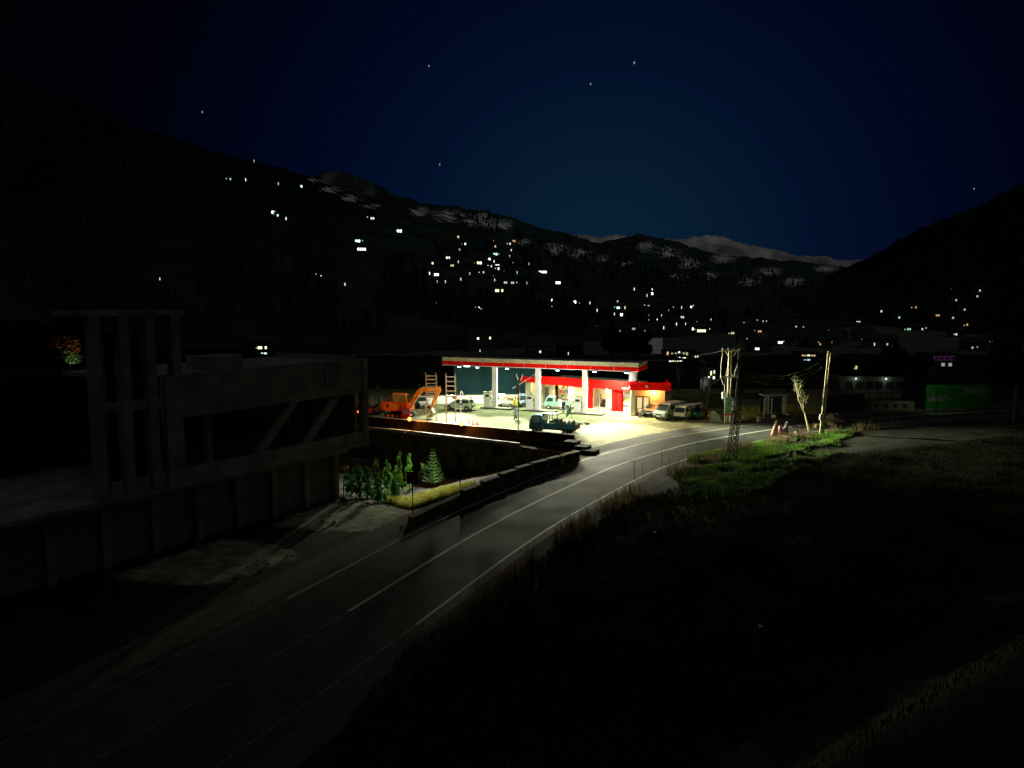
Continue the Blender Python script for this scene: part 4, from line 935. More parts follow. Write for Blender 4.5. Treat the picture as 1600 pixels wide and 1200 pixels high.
def car(lb, cat, pos, ang, col, kind='hatch', name='parked_car', group='vehicles at the station'):
    o = thing(name, lb, cat, pos, ang, group); m = paint(*col)
    if kind == 'hatch':
        lo_ = [(-1.8, .32), (-1.85, .75), (-1.78, .98), (.95, .95), (1.72, .80), (1.86, .6), (1.84, .32)]; ca = [(-1.74, .95), (-1.55, 1.40), (-1.3, 1.47), (.1, 1.47), (.95, .93)]; w = .8; R_ = .29; wx = (-1.2, 1.2); hz = .7; x1 = 1.84; x0 = -1.84
        gl_ = [[(-1.5, .98), (-1.38, 1.36), (-.55, 1.38), (-.55, .98)], [(-.48, .98), (-.48, 1.38), (.08, 1.38), (.72, .98)]]; ws = ((.98, .96), (.16, 1.44)); rs = ((-1.77, .98), (-1.58, 1.38))
    else:
        lo_ = [(-2.3, .35), (-2.34, .9), (-2.3, 1.15), (1.75, 1.12), (2.3, .92), (2.42, .65), (2.38, .35)]; ca = [(-2.29, 1.12), (-2.18, 1.93), (-1.9, 2.02), (.9, 2.0), (1.25, 1.86), (1.85, 1.10)]; w = .86; R_ = .33; wx = (-1.5, 1.55); hz = .78; x1 = 2.38; x0 = -2.34
        gl_ = [[(-2.1, 1.2), (-2.02, 1.8), (-1.1, 1.8), (-1.1, 1.2)], [(-1.0, 1.2), (-1.0, 1.8), (.15, 1.8), (.15, 1.2)], [(.28, 1.2), (.28, 1.8), (1.05, 1.8), (1.5, 1.2)]]; ws = ((1.84, 1.14), (1.3, 1.83)); rs = ((-2.31, 1.2), (-2.22, 1.85))
    taper = lambda z: 1-.16*max(0, (z-.9)/1.0)
    MB().prism(lo_, -w, w, taper).build('body', m, o, bevel=.04); MB().prism(ca, -w, w, lambda z: taper(z)*.985).build('cabin', m, o, bevel=.05)
    for s_ in (-1, 1):
        for poly in gl_:
            g_ = MB(); vs = [(x, s_*(w*taper(z)*.985+.012), z) for x, z in poly]; g_.add(vs, [tuple(range(len(vs)))]); g_.build('side_window', M_glassd, o)
        for x in wx: wheel(o, x, s_*(w-.09), R_)
        for x in wx: MB().cyl((x, s_*(w-.02), R_+.03), (x, s_*(w+.006), R_+.03), R_*1.22, n=16).build('wheel_arch', M_black, o)
        MB().box((x1-.06, s_*w*.72, hz), (.14, .3, .17)).build('headlight', M_hl, o); MB().box((x0+.05, s_*w*.85, hz+.15), (.12, .14, .3)).build('tail_light', M_tl, o)
        MB().box((ws[0][0]-.15, s_*(w+.1), ws[0][1]+.12), (.08, .14, .13)).build('mirror', M_black, o)
    for (a, b), nm in ((ws, 'windscreen'), (rs, 'rear_window')):
        sgn = 1 if nm == 'windscreen' else -1
        off = .03*sgn; g_ = MB(); g_.add([(a[0]+off, -w*.84, a[1]+.03), (a[0]+off, w*.84, a[1]+.03), (b[0]+off, w*.76, b[1]), (b[0]+off, -w*.76, b[1])], [(0, 1, 2, 3)]); g_.build(nm, M_glassd, o)
    MB().box((x1+.02, 0, .42), (.12, w*1.85, .18)).build('front_bumper', M_black, o, bevel=.02); MB().box((x0-.02, 0, .45), (.12, w*1.85, .18)).build('rear_bumper', M_black, o, bevel=.02)
    MB().box((x1+.09, 0, .5), (.02, .45, .14)).build('number_plate', M_plate, o); MB().box((x1-.0, 0, .7), (.08, w*.9, .12)).build('grille', M_black, o)
    return o
def g0(px, py): return at(px, py, 0.0)+Vector((0, 0, .012))
DIR_L = UA+math.pi      # facing left along the kerb
# blue flatbed truck parked against the kerb
tb = g0(858, 681.5)+V*1.7
tk = thing('flatbed_truck', 'blue flatbed truck with a cream load and grey cab roof parked at the kerb', 'truck', tb, DIR_L)
m_bl = mat('paint_truck_blue', (0.07, 0.36, 0.50), .35, noise=.3, scale=1.2, coat=.3)
MB().prism([(1.1, .45), (1.1, 1.95), (1.3, 2.02), (2.15, 2.0), (2.35, 1.85), (2.62, 1.2), (2.68, .5), (2.6, .42)], -.85, .85, lambda z: 1-.06*max(0, z-1.1)).build('cab', m_bl, tk, bevel=.05)
for s_ in (-1, 1):
    g_ = MB(); g_.add([(x, s_*(.85*(1-.06*max(0, z-1.1))+.015), z) for x, z in [(1.45, 1.22), (1.45, 1.82), (2.12, 1.82), (2.42, 1.22)]], [(0, 1, 2, 3)]); g_.build('side_window', mat('pale_window_glass', (.35, .5, .45), .1, noise=0), tk)
    MB().box((1.9, s_*.862, .85), (.9, .012, .55)).build('door', m_bl, tk); wheel(tk, 1.95, s_*.78, .34, .2); wheel(tk, -1.45, s_*.78, .34, .24)
    MB().box((2.64, s_*.62, .75), (.1, .26, .2)).build('headlight', M_hl, tk); MB().box((2.3, s_*.98, 1.45), (.07, .12, .3)).build('mirror', M_black, tk)
    MB().box((-.75, s_*.86, .95), (3.5, .05, .55)).build('bed_side', m_bl, tk)
    MB().box((-.75, s_*.89, 1.2), (3.5, .03, .06)).build('bed_rail', M_steel, tk)
    MB().box((-2.57, s_*.7, .62), (.06, .25, .16)).build('tail_light', M_tl, tk)
g_ = MB(); g_.add([(2.66, -.72, 1.24), (2.66, .72, 1.24), (2.42, .68, 1.84), (2.42, -.68, 1.84)], [(0, 1, 2, 3)]); g_.build('windscreen', M_glassd, tk)
MB().box((-.75, 0, .68), (3.5, 1.7, .1)).build('bed_floor', M_black, tk); MB().box((-2.5, 0, .95), (.05, 1.74, .55)).build('tailgate', M_black, tk); MB().box((0, 0, .5), (4.6, .7, .14)).build('chassis', M_black, tk)
fr = MB()
for s_ in (-.8, .8): fr.bar((.95, s_, .7), (.95, s_, 2.15), .06, .06); fr.bar((.0, s_, .7), (.0, s_, 2.1), .06, .06); fr.bar((.0, s_, 2.1), (.95, s_, 2.15), .06, .06)
fr.bar((.95, -.8, 2.15), (.95, .8, 2.15), .06, .06); fr.bar((0, -.8, 2.1), (0, .8, 2.1), .06, .06); fr.build('headboard_frame', M_black, tk)
MB().box((.5, 0, 2.12), (1.7, 1.5, .08)).build('roof_rack', mat('grey_green_sheet', (.22, .28, .24), .8), tk)
b = MB(); rnd = random.Random(5)
ld = thing('cream_load', 'lumpy cream sacks piled in the bed of the blue truck', 'load', tb+Vector((math.cos(DIR_L)*-1.1, math.sin(DIR_L)*-1.1, .98)), DIR_L)
for k in range(7): 
    b = MB(); b.sphere((-.9+.32*k+rnd.uniform(-.05, .05), rnd.uniform(-.15, .15), .30+rnd.uniform(-.02, .06)), .36, 10, 7, .85); b.build('sack', mat('cream_sack', (.85, .8, .5), .85, noise=.2, scale=4), ld, True)
# small vehicles
car('pale green hatchback by the low white wall, behind the right scaffold', 'car', g0(718, 640.5), R(-14)+math.pi, ('pale_green', (.45, .62, .45)))
ob = MB(); ob.sphere((0, 0, .16), .42, 10, 6, .45); o = ob.build('roof_bundle', mat('orange_cloth', (.75, .22, .03), .8, noise=.3), None, True); o.location = g0(711, 640.5)+Vector((0, 0, 1.47)); tag(o, 'orange cloth bundle on the roof of the pale green car', 'bundle')
car('white and blue hatchback behind the digger arm', 'car', g0(657, 637), R(-60), ('white', (.72, .74, .72)))
wv = car('white minibus parked right of the annex, nose to the forecourt', 'van', g0(1048, 654), R(-138), ('van_pale', (.52, .60, .50)), 'van', 'parked_van')
car('small white hatchback with a dark windscreen beside the annex', 'car', g0(1020, 649), R(-118), ('white2', (.70, .70, .62)))
def pickup(lb, pos, ang, col, load=None, cage=False):
    o = thing('pickup_truck', lb, 'pickup', pos, ang, 'vehicles at the station'); m = paint(*col)
    MB().prism([(.35, .4), (.35, 1.65), (.5, 1.74), (1.25, 1.72), (1.45, 1.58), (1.72, 1.0), (1.8, .85), (1.8, .4)], -.7, .7, lambda z: 1-.08*max(0, z-.95)).build('cab', m, o, bevel=.04)
    for s_ in (-1, 1):
        g_ = MB(); g_.add([(x, s_*(.7*(1-.08*max(0, z-.95))+.015), z) for x, z in [(.6, 1.05), (.6, 1.55), (1.25, 1.55), (1.5, 1.05)]], [(0, 1, 2, 3)]); g_.build('side_window', M_glassd, o)
        wheel(o, 1.2, s_*.63, .27, .16); wheel(o, -1.1, s_*.63, .27, .16); MB().box((1.79, s_*.5, .68), (.06, .2, .16)).build('headlight', M_hl, o); MB().box((-.75, s_*.7, .8), (2.1, .04, .4)).build('bed_side', m, o)
    g_ = MB(); g_.add([(1.745, -.6, 1.03), (1.745, .6, 1.03), (1.5, .56, 1.56), (1.5, -.56, 1.56)], [(0, 1, 2, 3)]); g_.build('windscreen', M_glassd, o)
    MB().box((-.75, 0, .6), (2.1, 1.38, .08)).build('bed_floor', M_black, o); MB().box((-1.79, 0, .8), (.04, 1.42, .4)).build('tailgate', m, o); MB().box((1.84, 0, .5), (.1, 1.4, .16)).build('bumper', M_black, o)
    if cage:
        c = MB()
        for s_ in (-.68, .68):
            for k in range(4): c.bar((-1.7+.63*k, s_, 1.0), (-1.7+.63*k, s_, 1.75), .04, .04)
            c.bar((-1.7, s_, 1.75), (.2, s_, 1.75), .04, .04); c.bar((-1.7, s_, 1.4), (.2, s_, 1.4), .04, .04)
        for k in range(4): c.bar((-1.7+.63*k, -.68, 1.75), (-1.7+.63*k, .68, 1.75), .04, .04)
        c.build('cage', M_steel, o)
    return o
def sacks(pos, ang, lb, m, n=6):
    o = thing('sack_pile', lb, 'load', pos, ang)
    rnd = random.Random(n)
    for k in range(n):
        b = MB(); b.sphere((-.7+1.4*(k % 3)/2, (-.25 if k % 2 else .25), .25+.38*(k//3)), .36, 9, 6, .8); b.build('sack', m, o, True)
for px, py, a, c, cage, lb in ((790, 636, R(150), ('white3', (.72, .74, .70)), False, 'small white pickup carrying brown sacks, left of the attendant in yellow'), (816, 634, R(-80), ('slate', (.16, .26, .30)), False, 'slate blue pickup piled with tan sacks before the left wing'),
                              (872, 639, R(168), ('teal', (.20, .36, .30)), False, 'dull green pickup stopped in front of the shop goods'), (1070, 655, R(-125), ('cream', (.62, .60, .32)), True, 'cream pickup with a barred cage, between minibus and rickshaw')):
    pickup(lb, g0(px, py), a, c, cage=cage)
for px, py, a, lb, m in ((792, 636, R(150), 'brown sacks in the small white pickup', mat('brown_sack', (.30, .22, .13), .9, scale=3)), (816.5, 633, R(-80), 'tan sacks piled high on the slate blue pickup', mat('tan_sack', (.5, .38, .2), .9, scale=3))):
    q = g0(px, py); d = Vector((math.cos(a), math.sin(a), 0)); sacks(q-d*.75+Vector((0, 0, .64)), a, lb, m)
# auto rickshaw with arched hood frame
q = g0(1090, 654.5); ri = thing('auto_rickshaw', 'green auto rickshaw with an arched hood frame at the row end', 'rickshaw', q, R(-120), 'vehicles at the station')
m_ri = paint('rickshaw_green', (.04, .22, .13))
MB().prism([(-1.2, .35), (-1.25, .95), (-.5, 1.0), (.5, .95), (1.0, .9), (1.2, .45), (1.1, .35)], -.6, .6).build('body', m_ri, ri, bevel=.05)
hp = MB()
for x in (-1.1, -.4, .45): hp.path([(x, -.58, .9), (x, -.56, 1.5), (x, -.35, 1.8), (x, 0, 1.9), (x, .35, 1.8), (x, .56, 1.5), (x, .58, .9)], .03, 5)
hp.build('hoop_frame', M_beige, ri); hd = MB(); hd.prism([(-1.1, 1.7), (-1.1, 1.84), (-.4, 1.86), (-.4, 1.72)], -.45, .45); hd.build('hood', M_black, ri)
MB().box((-.6, 0, 1.15), (.15, 1.0, .5)).build('seat_back', M_black, ri); wheel(ri, -.8, .55, .24, .12); wheel(ri, -.8, -.55, .24, .12); wheel(ri, 1.05, 0.01, .24, .12); MB().sphere((1.2, 0, .8), .12).build('headlight', M_hl, ri)
# motorcycles
def moto(lb, pos, ang, c):
    o = thing('motorcycle', lb, 'motorcycle', pos, ang, 'motorcycles'); m = paint(*c)
    for x in (-.62, .65):
        t = MB()
        pts = [(x+.29*math.cos(k*.5236), 0, .3+.29*math.sin(k*.5236)) for k in range(13)]; t.path(pts, .05, 6); w_ = t.build('wheel', M_tyre, o)
        s_ = MB(); [s_.cyl((x, 0, .3), (x+.27*math.cos(k*.785), 0, .3+.27*math.sin(k*.785)), .008, n=3) for k in range(8)]; s_.build('spokes', M_rim, w_)
    f = MB(); f.path([(-.62, .06, .3), (-.1, .06, .38), (.25, .06, .75), (.45, 0, .85)], .03); f.path([(.65, .07, .3), (.42, .05, .98)], .03); f.path([(.65, -.07, .3), (.42, -.05, .98)], .03); f.path([(-.62, .08, .3), (-.35, .06, .72)], .025); f.build('frame', M_steel, o)
    MB().box((.02, 0, .42), (.32, .24, .32)).build('engine', M_rim, o, bevel=.04); MB().sphere((.15, 0, .82), .2, 10, 6, .6).build('fuel_tank', m, o, True); MB().box((-.32, 0, .82), (.62, .24, .1)).build('seat', M_black, o, bevel=.03)
    h = MB(); h.path([(.36, -.34, 1.02), (.42, 0, .98), (.36, .34, 1.02)], .018); h.build('handlebar', M_steel, o); MB().sphere((.53, 0, .86), .09).build('headlight', M_hl, o); MB().box((-.72, 0, .68), (.28, .12, .04)).build('rear_mudguard', m, o)
    return o
mo = moto('orange lit motorcycle propped at the annex door', g0(996, 649.5), R(-160), ('moto_red', (.35, .05, .02)))
for px, py, a, lb in ((1004, 651.5, R(-130), 'motorcycle with front wheel out, just right of the annex door'), (596, 643.5, R(200), 'motorcycle behind the red digger body'), (586, 640.5, R(160), 'motorcycle beside the pale tractor')):
    dup(mo, g0(px, py), a, lb)
# tractor, red car at the far left
q = g0(583, 646.5); tr = thing('tractor', 'pale green tractor parked left of the digger', 'tractor', q, R(175), 'vehicles at the station')
m_tr = paint('tractor_pale', (.50, .60, .42)); MB().box((.9, 0, 1.05), (1.5, .55, .65)).build('bonnet', m_tr, tr, bevel=.06); MB().box((-.4, 0, .75), (1.2, .7, .4)).build('transmission', M_black, tr)
for s_ in (-1, 1): wheel(tr, -.7, s_*.7, .62, .3); wheel(tr, 1.25, s_*.55, .36, .2); MB().prism([(-1.35, .9), (-1.2, 1.3), (-.7, 1.42), (-.2, 1.3), (-.05, .95), (-.2, 1.2), (-.7, 1.33), (-1.15, 1.2)], s_*.55, s_*.85).build('mudguard', m_tr, tr)
MB().box((-.65, 0, 1.2), (.45, .45, .1)).build('seat', M_black, tr); MB().cyl((.8, .15, 1.3), (.8, .15, 2.0), .04).build('exhaust', M_black, tr); MB().path([(-.1, 0, 1.1), (-.3, 0, 1.5)], .03).build('steering_column', M_steel, tr)
c4 = MB(); 
for x, y in ((-1.0, -.5), (-1.0, .5), (.1, -.5), (.1, .5)): c4.bar((x, y, 1.0), (x, y, 2.2), .06, .06)
c4.build('canopy_posts', M_wp, tr); MB().box((-.45, 0, 2.22), (1.4, 1.2, .06)).build('canopy', m_tr, tr)
rc_ = car('red car half hidden by the building corner, rear lamps lit', 'car', g0(566, 650), R(70), ('car_red', (.5, .02, .015)))
for s_ in (-1, 1): MB().box((-1.91, s_*.6, .8), (.04, .24, .2)).build('lit_tail_lamp', glow('lit_tail_lamp', (1, .15, .05), 3), rc_)

# ------------------------------------------------------------------ excavator
M_or = mat('excavator_orange', (0.95, 0.26, 0.015), .4, noise=.25, scale=1.5, coat=.3); M_orr = mat('excavator_red_orange', (0.92, 0.13, 0.012), .45, noise=.25, scale=1.5)
ex = thing('excavator', 'orange crawler excavator with raised bent arm at the left of the forecourt', 'excavator', g0(626, 652.5), R(-14))
for s_ in (-.85, .85):
    t = MB(); t.prism([(-1.5, .18), (-1.7, .4), (-1.5, .68), (1.5, .68), (1.7, .4), (1.5, .18), (1.3, .02), (-1.3, .02)], s_-.22, s_+.22); tk_ = t.build('track', M_black, ex)
    for k in range(5): MB().cyl((-1.2+.6*k, s_-.235, .32), (-1.2+.6*k, s_+.235, .32), .17, n=10).build('roller', M_orr, tk_)
MB().box((0, 0, .62), (1.4, 1.5, .35)).build('undercarriage', M_black, ex); MB().cyl((0, 0, .75), (0, 0, .92), .6, n=16).build('slew_ring', M_black, ex)
MB().prism([(-1.95, .95), (-2.05, 1.2), (-2.0, 1.95), (-1.8, 2.05), (-.6, 2.05), (-.6, 1.95), (1.35, 1.85), (1.4, .92)], -1.15, 1.15).build('house', M_orr, ex, bevel=.06)
for k in range(3): MB().box((-1.6+.42*k, -1.165, 1.55), (.3, .03, .35)).build('vent_panel', M_black if k == 1 else M_or, ex)
MB().box((-.3, -1.16, 1.5), (.5, .03, .6)).build('hatch', M_or, ex)
cb = MB().prism([(-.55, 2.0), (-.6, 3.05), (-.45, 3.15), (.95, 3.15), (1.2, 2.9), (1.35, 1.9)], -1.1, -.15).build('cab', M_or, ex, bevel=.05)
for poly in ([(-.42, 2.1), (-.42, 2.95), (.15, 2.95), (.15, 2.1)], [(.28, 2.1), (.28, 2.95), (.9, 2.95), (1.15, 2.1)]):
    MB().add([(x, -1.115, z) for x, z in poly], [(0, 1, 2, 3)]).build('cab_window', mat('cab_glass', (.20, .24, .12), .1, noise=0), cb)
MB().add([(1.38, -1.0, 2.0), (1.38, -.25, 2.0), (1.23, -.25, 2.88), (1.23, -1.0, 2.88)], [(0, 1, 2, 3)]).build('cab_windscreen', M_glassd, cb)
def arm(pts, w, h, nm, m):
    b = MB(); b.prism(pts, .15-w/2, .15+w/2); return b.build(nm, m, ex, bevel=.03)
arm([(1.15, 1.45), (1.0, 1.8), (2.1, 3.25), (2.7, 3.75), (4.9, 3.62), (5.0, 3.35), (2.95, 3.3), (2.6, 2.95), (1.45, 1.5)], .38, 0, 'boom', M_or)
arm([(4.65, 3.85), (5.1, 3.95), (5.15, 3.4), (3.98, 1.15), (3.78, 1.25)], .28, 0, 'stick', M_or)
MB().cyl((1.35, .15, 1.3), (2.35, .15, 2.65), .09).build('boom_ram', M_steel, ex); MB().cyl((2.9, .15, 3.85), (4.7, .15, 3.95), .07).build('stick_ram', M_steel, ex)
bk = MB(); bk.prism([(3.85, 1.25), (4.05, 1.2), (4.35, .7), (4.2, .25), (3.75, .1), (3.45, .35), (3.75, .45), (4.0, .7), (3.75, 1.0)], -.25, .55); bk.build('bucket', mat('bucket_worn_steel', (.35, .33, .22), .6, metal=.3), ex)
MB().cyl((-1.2, .4, 2.05), (-1.2, .4, 2.5), .06).build('exhaust', M_black, ex)

# ------------------------------------------------------------------ scaffold towers
M_sc = mat('scaffold_tan_tube', (0.42, 0.34, 0.20), .6, noise=.3)
def scaffold(lb, x0, x1, base, top, rungs):
    A = at(x0, base); B = at(x1, base); H = (base-top)*A.y/F; w = (B-A).length
    o = thing('scaffold_tower', lb, 'scaffold', A, math.atan2((B-A).y, (B-A).x), 'scaffold towers')
    for x in (0, w):
        for y in (0, 1.0): MB().cyl((x, y, 0), (x, y, H if y == 0 else H-.3), .035, n=8).build('post', M_sc, o)
    for z in rungs:
        MB().box((w/2, 0, H*z), (w, .06, .12)).build('rung', M_sc, o)
    MB().bar((0, 0, H*.25), (0, 1.0, H*.55), .03, .03).build('brace', M_sc, o); MB().bar((0, 0, .35), (w, 1.0, 1.3), .03, .03).build('brace', M_sc, o); MB().bar((w, 0, .35), (0, 1.0, 1.3), .03, .03).build('brace', M_sc, o)
    MB().box((w/2, .5, H*.55), (w, 1.0, .05)).build('deck', M_sc, o)
scaffold('left scaffold tower standing in front of the digger arm', 666, 681.5, 659, 581, (.93, .86, .78, .69, .60, .5))
scaffold('right scaffold tower beside the canopy edge', 697, 711.5, 663, 582, (.93, .84, .75, .65, .55))

# ------------------------------------------------------------------ kerbside things: barrier, lamps, cones
bar_ = thing('mesh_barrier', 'yellowish barred barrier fence between digger and kerb', 'barrier', g0(642, 655.5), R(-20))
for k in range(15): MB().cyl((k*.17, 0, 0), (k*.17, 0, 1.25), .018, n=5).build('bar', M_sc, bar_)
for z in (.1, 1.2): MB().box((1.19, 0, z), (2.4, .05, .05)).build('rail', M_sc, bar_)
rb = thing('red_striped_barrier', 'red and white hoarding with a grey panel beside the mesh barrier', 'barrier', g0(634, 656), R(-20))
MB().box((0, 0, .75), (1.1, .1, 1.3)).build('board', M_redp, rb); MB().box((.05, -.07, 1.0), (.6, .03, .5)).build('grey_panel', mat('violet_grey', (.25, .24, .35), .5), rb); MB().box((0, 0, .05), (1.2, .5, .1)).build('foot', M_black, rb)
M_orl = glow('orange_beacon_glass', (1, .22, .015), 11)
for px, py, lb in ((640, 657.5, 'glowing orange beacon on the kerb below the digger'), (721, 665.0, 'glowing orange beacon on the kerb below the right scaffold')):
    p = at(px, py+1, .3); o = thing('orange_beacon', lb, 'beacon lamp', (p.x, p.y, .3), 0, 'orange beacons')
    MB().cyl((0, 0, 0), (0, 0, .1), .1, n=10).build('base', M_black, o); MB().sphere((0, 0, .27), .22, 12, 8).build('dome', M_orl, o, True)
    lamp('POINT', 'orange_beacon_light', (0, -.35, .30), 420, (1, .33, .05), o, .1)
M_cone = mat('cone_red', (.7, .06, .02), .6, noise=.1)
def cone(lb, p):
    o = thing('traffic_cone', lb, 'cone', p, 0, 'red cones by the kerb'); MB().lathe([(.16, .03), (.03, .6), (.02, .62)], 10).build('cone_body', M_cone, o); MB().box((0, 0, .015), (.38, .38, .03)).build('cone_foot', M_black, o); MB().lathe([(.118, .22), (.095, .35)], 10).build('band', M_wp, o); return o
c0 = cone('red cone nearest the right orange beacon', g0(731, 665)+V*.3)
for px, lb in ((737, 'middle one of the three red cones'), (743, 'red cone farthest right along the kerb')): dup(c0, g0(px, 665.5)+V*.4, 0, lb)
# bent pole lamp and the twin head floodlight pole
p = g0(720, 663); o = thing('bent_lamp_post', 'short pale lamp post with a bent head right of the scaffolds', 'lamp post', p, 0); H = 53*p.y/F
MB().path([(0, 0, 0), (0, 0, H*.97), (.12, 0, H), (.42, 0, H-.75)], .05).build('post', M_wp, o); MB().box((0, 0, H*.62), (.3, .16, .3)).build('junction_box', M_black, o)
p = at(809, 677, 0)+V*.15; o = thing('floodlight_pole', 'white pole with twin floodlight heads left of the blue truck', 'lamp post', p, UA); H = 93*p.y/F
MB().cyl((0, 0, 0), (0, 0, H-.7), .06, .05, 8).build('pole', M_wp, o)
for s_ in (-1, 1): h = MB(); h.box((s_*.28, 0, H-.3), (.16, .3, .75), 0, s_*.35); h.build('flood_head', M_wp, o)
for s_ in (-1, 1):
    MB().box((s_*.28, .17, H-.3), (.14, .04, .6), 0, s_*.35).build('flood_glass', glow('flood_glass', (.9, 1, .95), 5), o); lamp('SPOT', 'flood_light', (s_*.3, .3, H-.3), PLW, (1, 1, .88), o, .15, (s_*.75, 1, -.32), 140, .6)
MB().box((0, 0, H-.75), (.5, .08, .08)).build('bracket', M_steel, o); MB().box((0, 0, H-1.6), (.2, .15, 1.0)).build('control_box', M_wp, o)
# green flag
p = g0(880, 672)+V*2.5; o = thing('green_flag', 'dark green pennant leaning on a thin staff above the truck bed', 'flag', p, 0)
MB().cyl((0, 0, 0), (.02, 0, 2.6), .02, n=6).build('staff', M_pole, o); b = MB(); b.add([(0, -.02, 2.55), (0, -.02, 1.6), (-.55, .06, .95), (-.5, .02, 1.7), (0, .02, 2.55), (0, .02, 1.6), (-.55, .1, .95), (-.5, .06, 1.7)], [(0, 1, 2, 3), (7, 6, 5, 4), (0, 4, 5, 1), (1, 5, 6, 2), (2, 6, 7, 3), (3, 7, 4, 0)]); b.build('cloth', mat('flag_green', (.02, .10, .05), .8, scale=6), o)
# rubble by the right island
rb = MB(); rnd = random.Random(8)
for k in range(26): rb.sphere((rnd.uniform(-1.3, 1.3), rnd.uniform(-.6, .6), .08), rnd.uniform(.08, .22), 6, 4, .7)
o = rb.build('rubble_heap', mat('rubble', (.3, .16, .08), .9, scale=3, col2=(.12, .12, .08))); o.location = g0(902, 662.5); tag(o, 'heap of reddish rubble beside the right pump island', 'rubble', kind='stuff')

# ------------------------------------------------------------------ people
SK = mat('skin', (.42, .26, .17), .6, noise=.05); M_hair = mat('black_hair', (.015, .012, .01), .7, noise=0)
def person(lb, pos, ang, top, bottom, lean=0.0, h=1.72, walk=.16, armout=.0):
    o = thing('person', lb, 'person', pos, ang, 'people at the station'); k = h/1.72
    V_ = [(0, 0, .93), (0, 0, 1.12), (0, 0, 1.34), (0, 0, 1.44), (0, 0, 1.52), (.01, 0, 1.63),
          (0, .09, .9), (walk*.4, .1, .5), (walk, .1, .09), (walk+.16, .11, .04), (0, -.09, .9), (-walk*.3, -.1, .5), (-walk, -.1, .09), (-walk+.16, -.11, .04),
          (0, .17, 1.38), (-.02+armout*.3, .24, 1.12), (.08+armout, .25, .90), (.11+armout, .25, .80), (0, -.17, 1.38), (-.02, -.24, 1.12), (.08, -.25, .90), (.11, -.25, .80)]
    E = [(0, 1), (1, 2), (2, 3), (3, 4), (4, 5), (0, 6), (6, 7), (7, 8), (8, 9), (0, 10), (10, 11), (11, 12), (12, 13), (2, 14), (14, 15), (15, 16), (16, 17), (2, 18), (18, 19), (19, 20), (20, 21)]
    rad = [.15, .13, .15, .07, .055, .105, .09, .06, .045, .04, .09, .06, .045, .04, .065, .045, .033, .035, .065, .045, .033, .035]
    me = bpy.data.meshes.new('body'); me.from_pydata([tuple(c*k for c in v) for v in V_], E, []); b = bpy.data.objects.new('body', me); COL.objects.link(b); b.parent = o
    me.materials.append(SK); md = b.modifiers.new('skin', 'SKIN')
    for i, r in enumerate(rad): me.skin_vertices[0].data[i].radius = (r*k, r*k)
    me.skin_vertices[0].data[0].use_root = True; sb = b.modifiers.new('sub', 'SUBSURF'); sb.levels = 1; sb.render_levels = 2; b.modifiers['skin'].use_smooth_shade = True
    MB().lathe([(.26*k, .55*k), (.25*k, .7*k), (.21*k, .95*k), (.19*k, 1.1*k), (.21*k, 1.3*k), (.17*k, 1.42*k), (.08*k, 1.46*k)], 14, (0, 0, 0), .95).build('tunic', top, b, True)
    s_ = MB()
    for y in (.2, -.2):
        s_.cyl((0, y*.85*k, 1.39*k), (-.02+(armout*.3 if y > 0 else 0), y*1.2*k, 1.12*k), .085*k, .068*k, 8); s_.cyl((-.02+(armout*.3 if y > 0 else 0), y*1.2*k, 1.12*k), (.07+(armout if y > 0 else 0), y*1.25*k, .92*k), .068*k, .055*k, 8)
    s_.build('sleeves', top, b, True)
    l = MB()
    for s2, wk in ((1, walk), (-1, -walk)): l.cyl((0, s2*.09*k, .88*k), (wk*.35, s2*.1*k, .5*k), .115*k, .09*k, 10); l.cyl((wk*.35, s2*.1*k, .5*k), (wk*.95, s2*.1*k, .1*k), .09*k, .085*k, 10)
    l.build('trousers', bottom, b, True)
    MB().sphere((-.015*k, 0, 1.665*k), .108*k, 10, 7, 1.0).build('hair', M_hair, b, True)
    f = MB(); f.sphere((.108*k, 0, 1.60*k), .018*k, 6, 4, 1.4); f.build('nose', SK, b, True)
    return o
CY = mat('cloth_yellow', (.75, .70, .05), .8, noise=.15); CW = mat('cloth_white', (.7, .7, .66), .8, noise=.1); CD = mat('cloth_dark', (.03, .03, .035), .85, noise=.2); CG = mat('cloth_grey', (.22, .23, .24), .85, noise=.2); CB = mat('cloth_brown', (.16, .10, .06), .85, noise=.2); CBl = mat('cloth_blue', (.10, .22, .32), .85, noise=.2); CR = mat('cloth_red', (.5, .05, .03), .85, noise=.2)
person('standing person in a yellow jacket beside the white pickup', g0(805, 640.5), R(-60), CY, CD)
person('person in grey and dark clothes standing behind the floodlight pole', g0(805.5, 656), R(190), CG, CD)
person('person in white clothes standing before the shop goods rack', g0(875.5, 642), R(200), CW, CG)
person('dark dressed person walking past the dull green pickup', g0(880.5, 645), R(220), CD, CBl, walk=.25)
person('person in red by the low white wall', g0(735.5, 637), R(150), CR, CD)
person('pale dressed person left of the minibus nose', g0(1028, 654.5), R(-100), CW, CD, armout=.15)
person('dark coated person between white hatchback and minibus', g0(1032.5, 655.5), R(-70), CD, CD)
person('person in blue standing behind the digger by the motorcycle', g0(600, 647), R(-90), CBl, CB)
person('person in tan clothes leaning by the tractor wheel', g0(593, 648), R(-100), mat('cloth_tan', (.5, .33, .16), .8), CD)
person('brown coated shop worker seen through the glazed front', shop.matrix_basis @ Vector((sx(932), 1.0, .16)), SA-1.6, CB, CD, walk=.03)

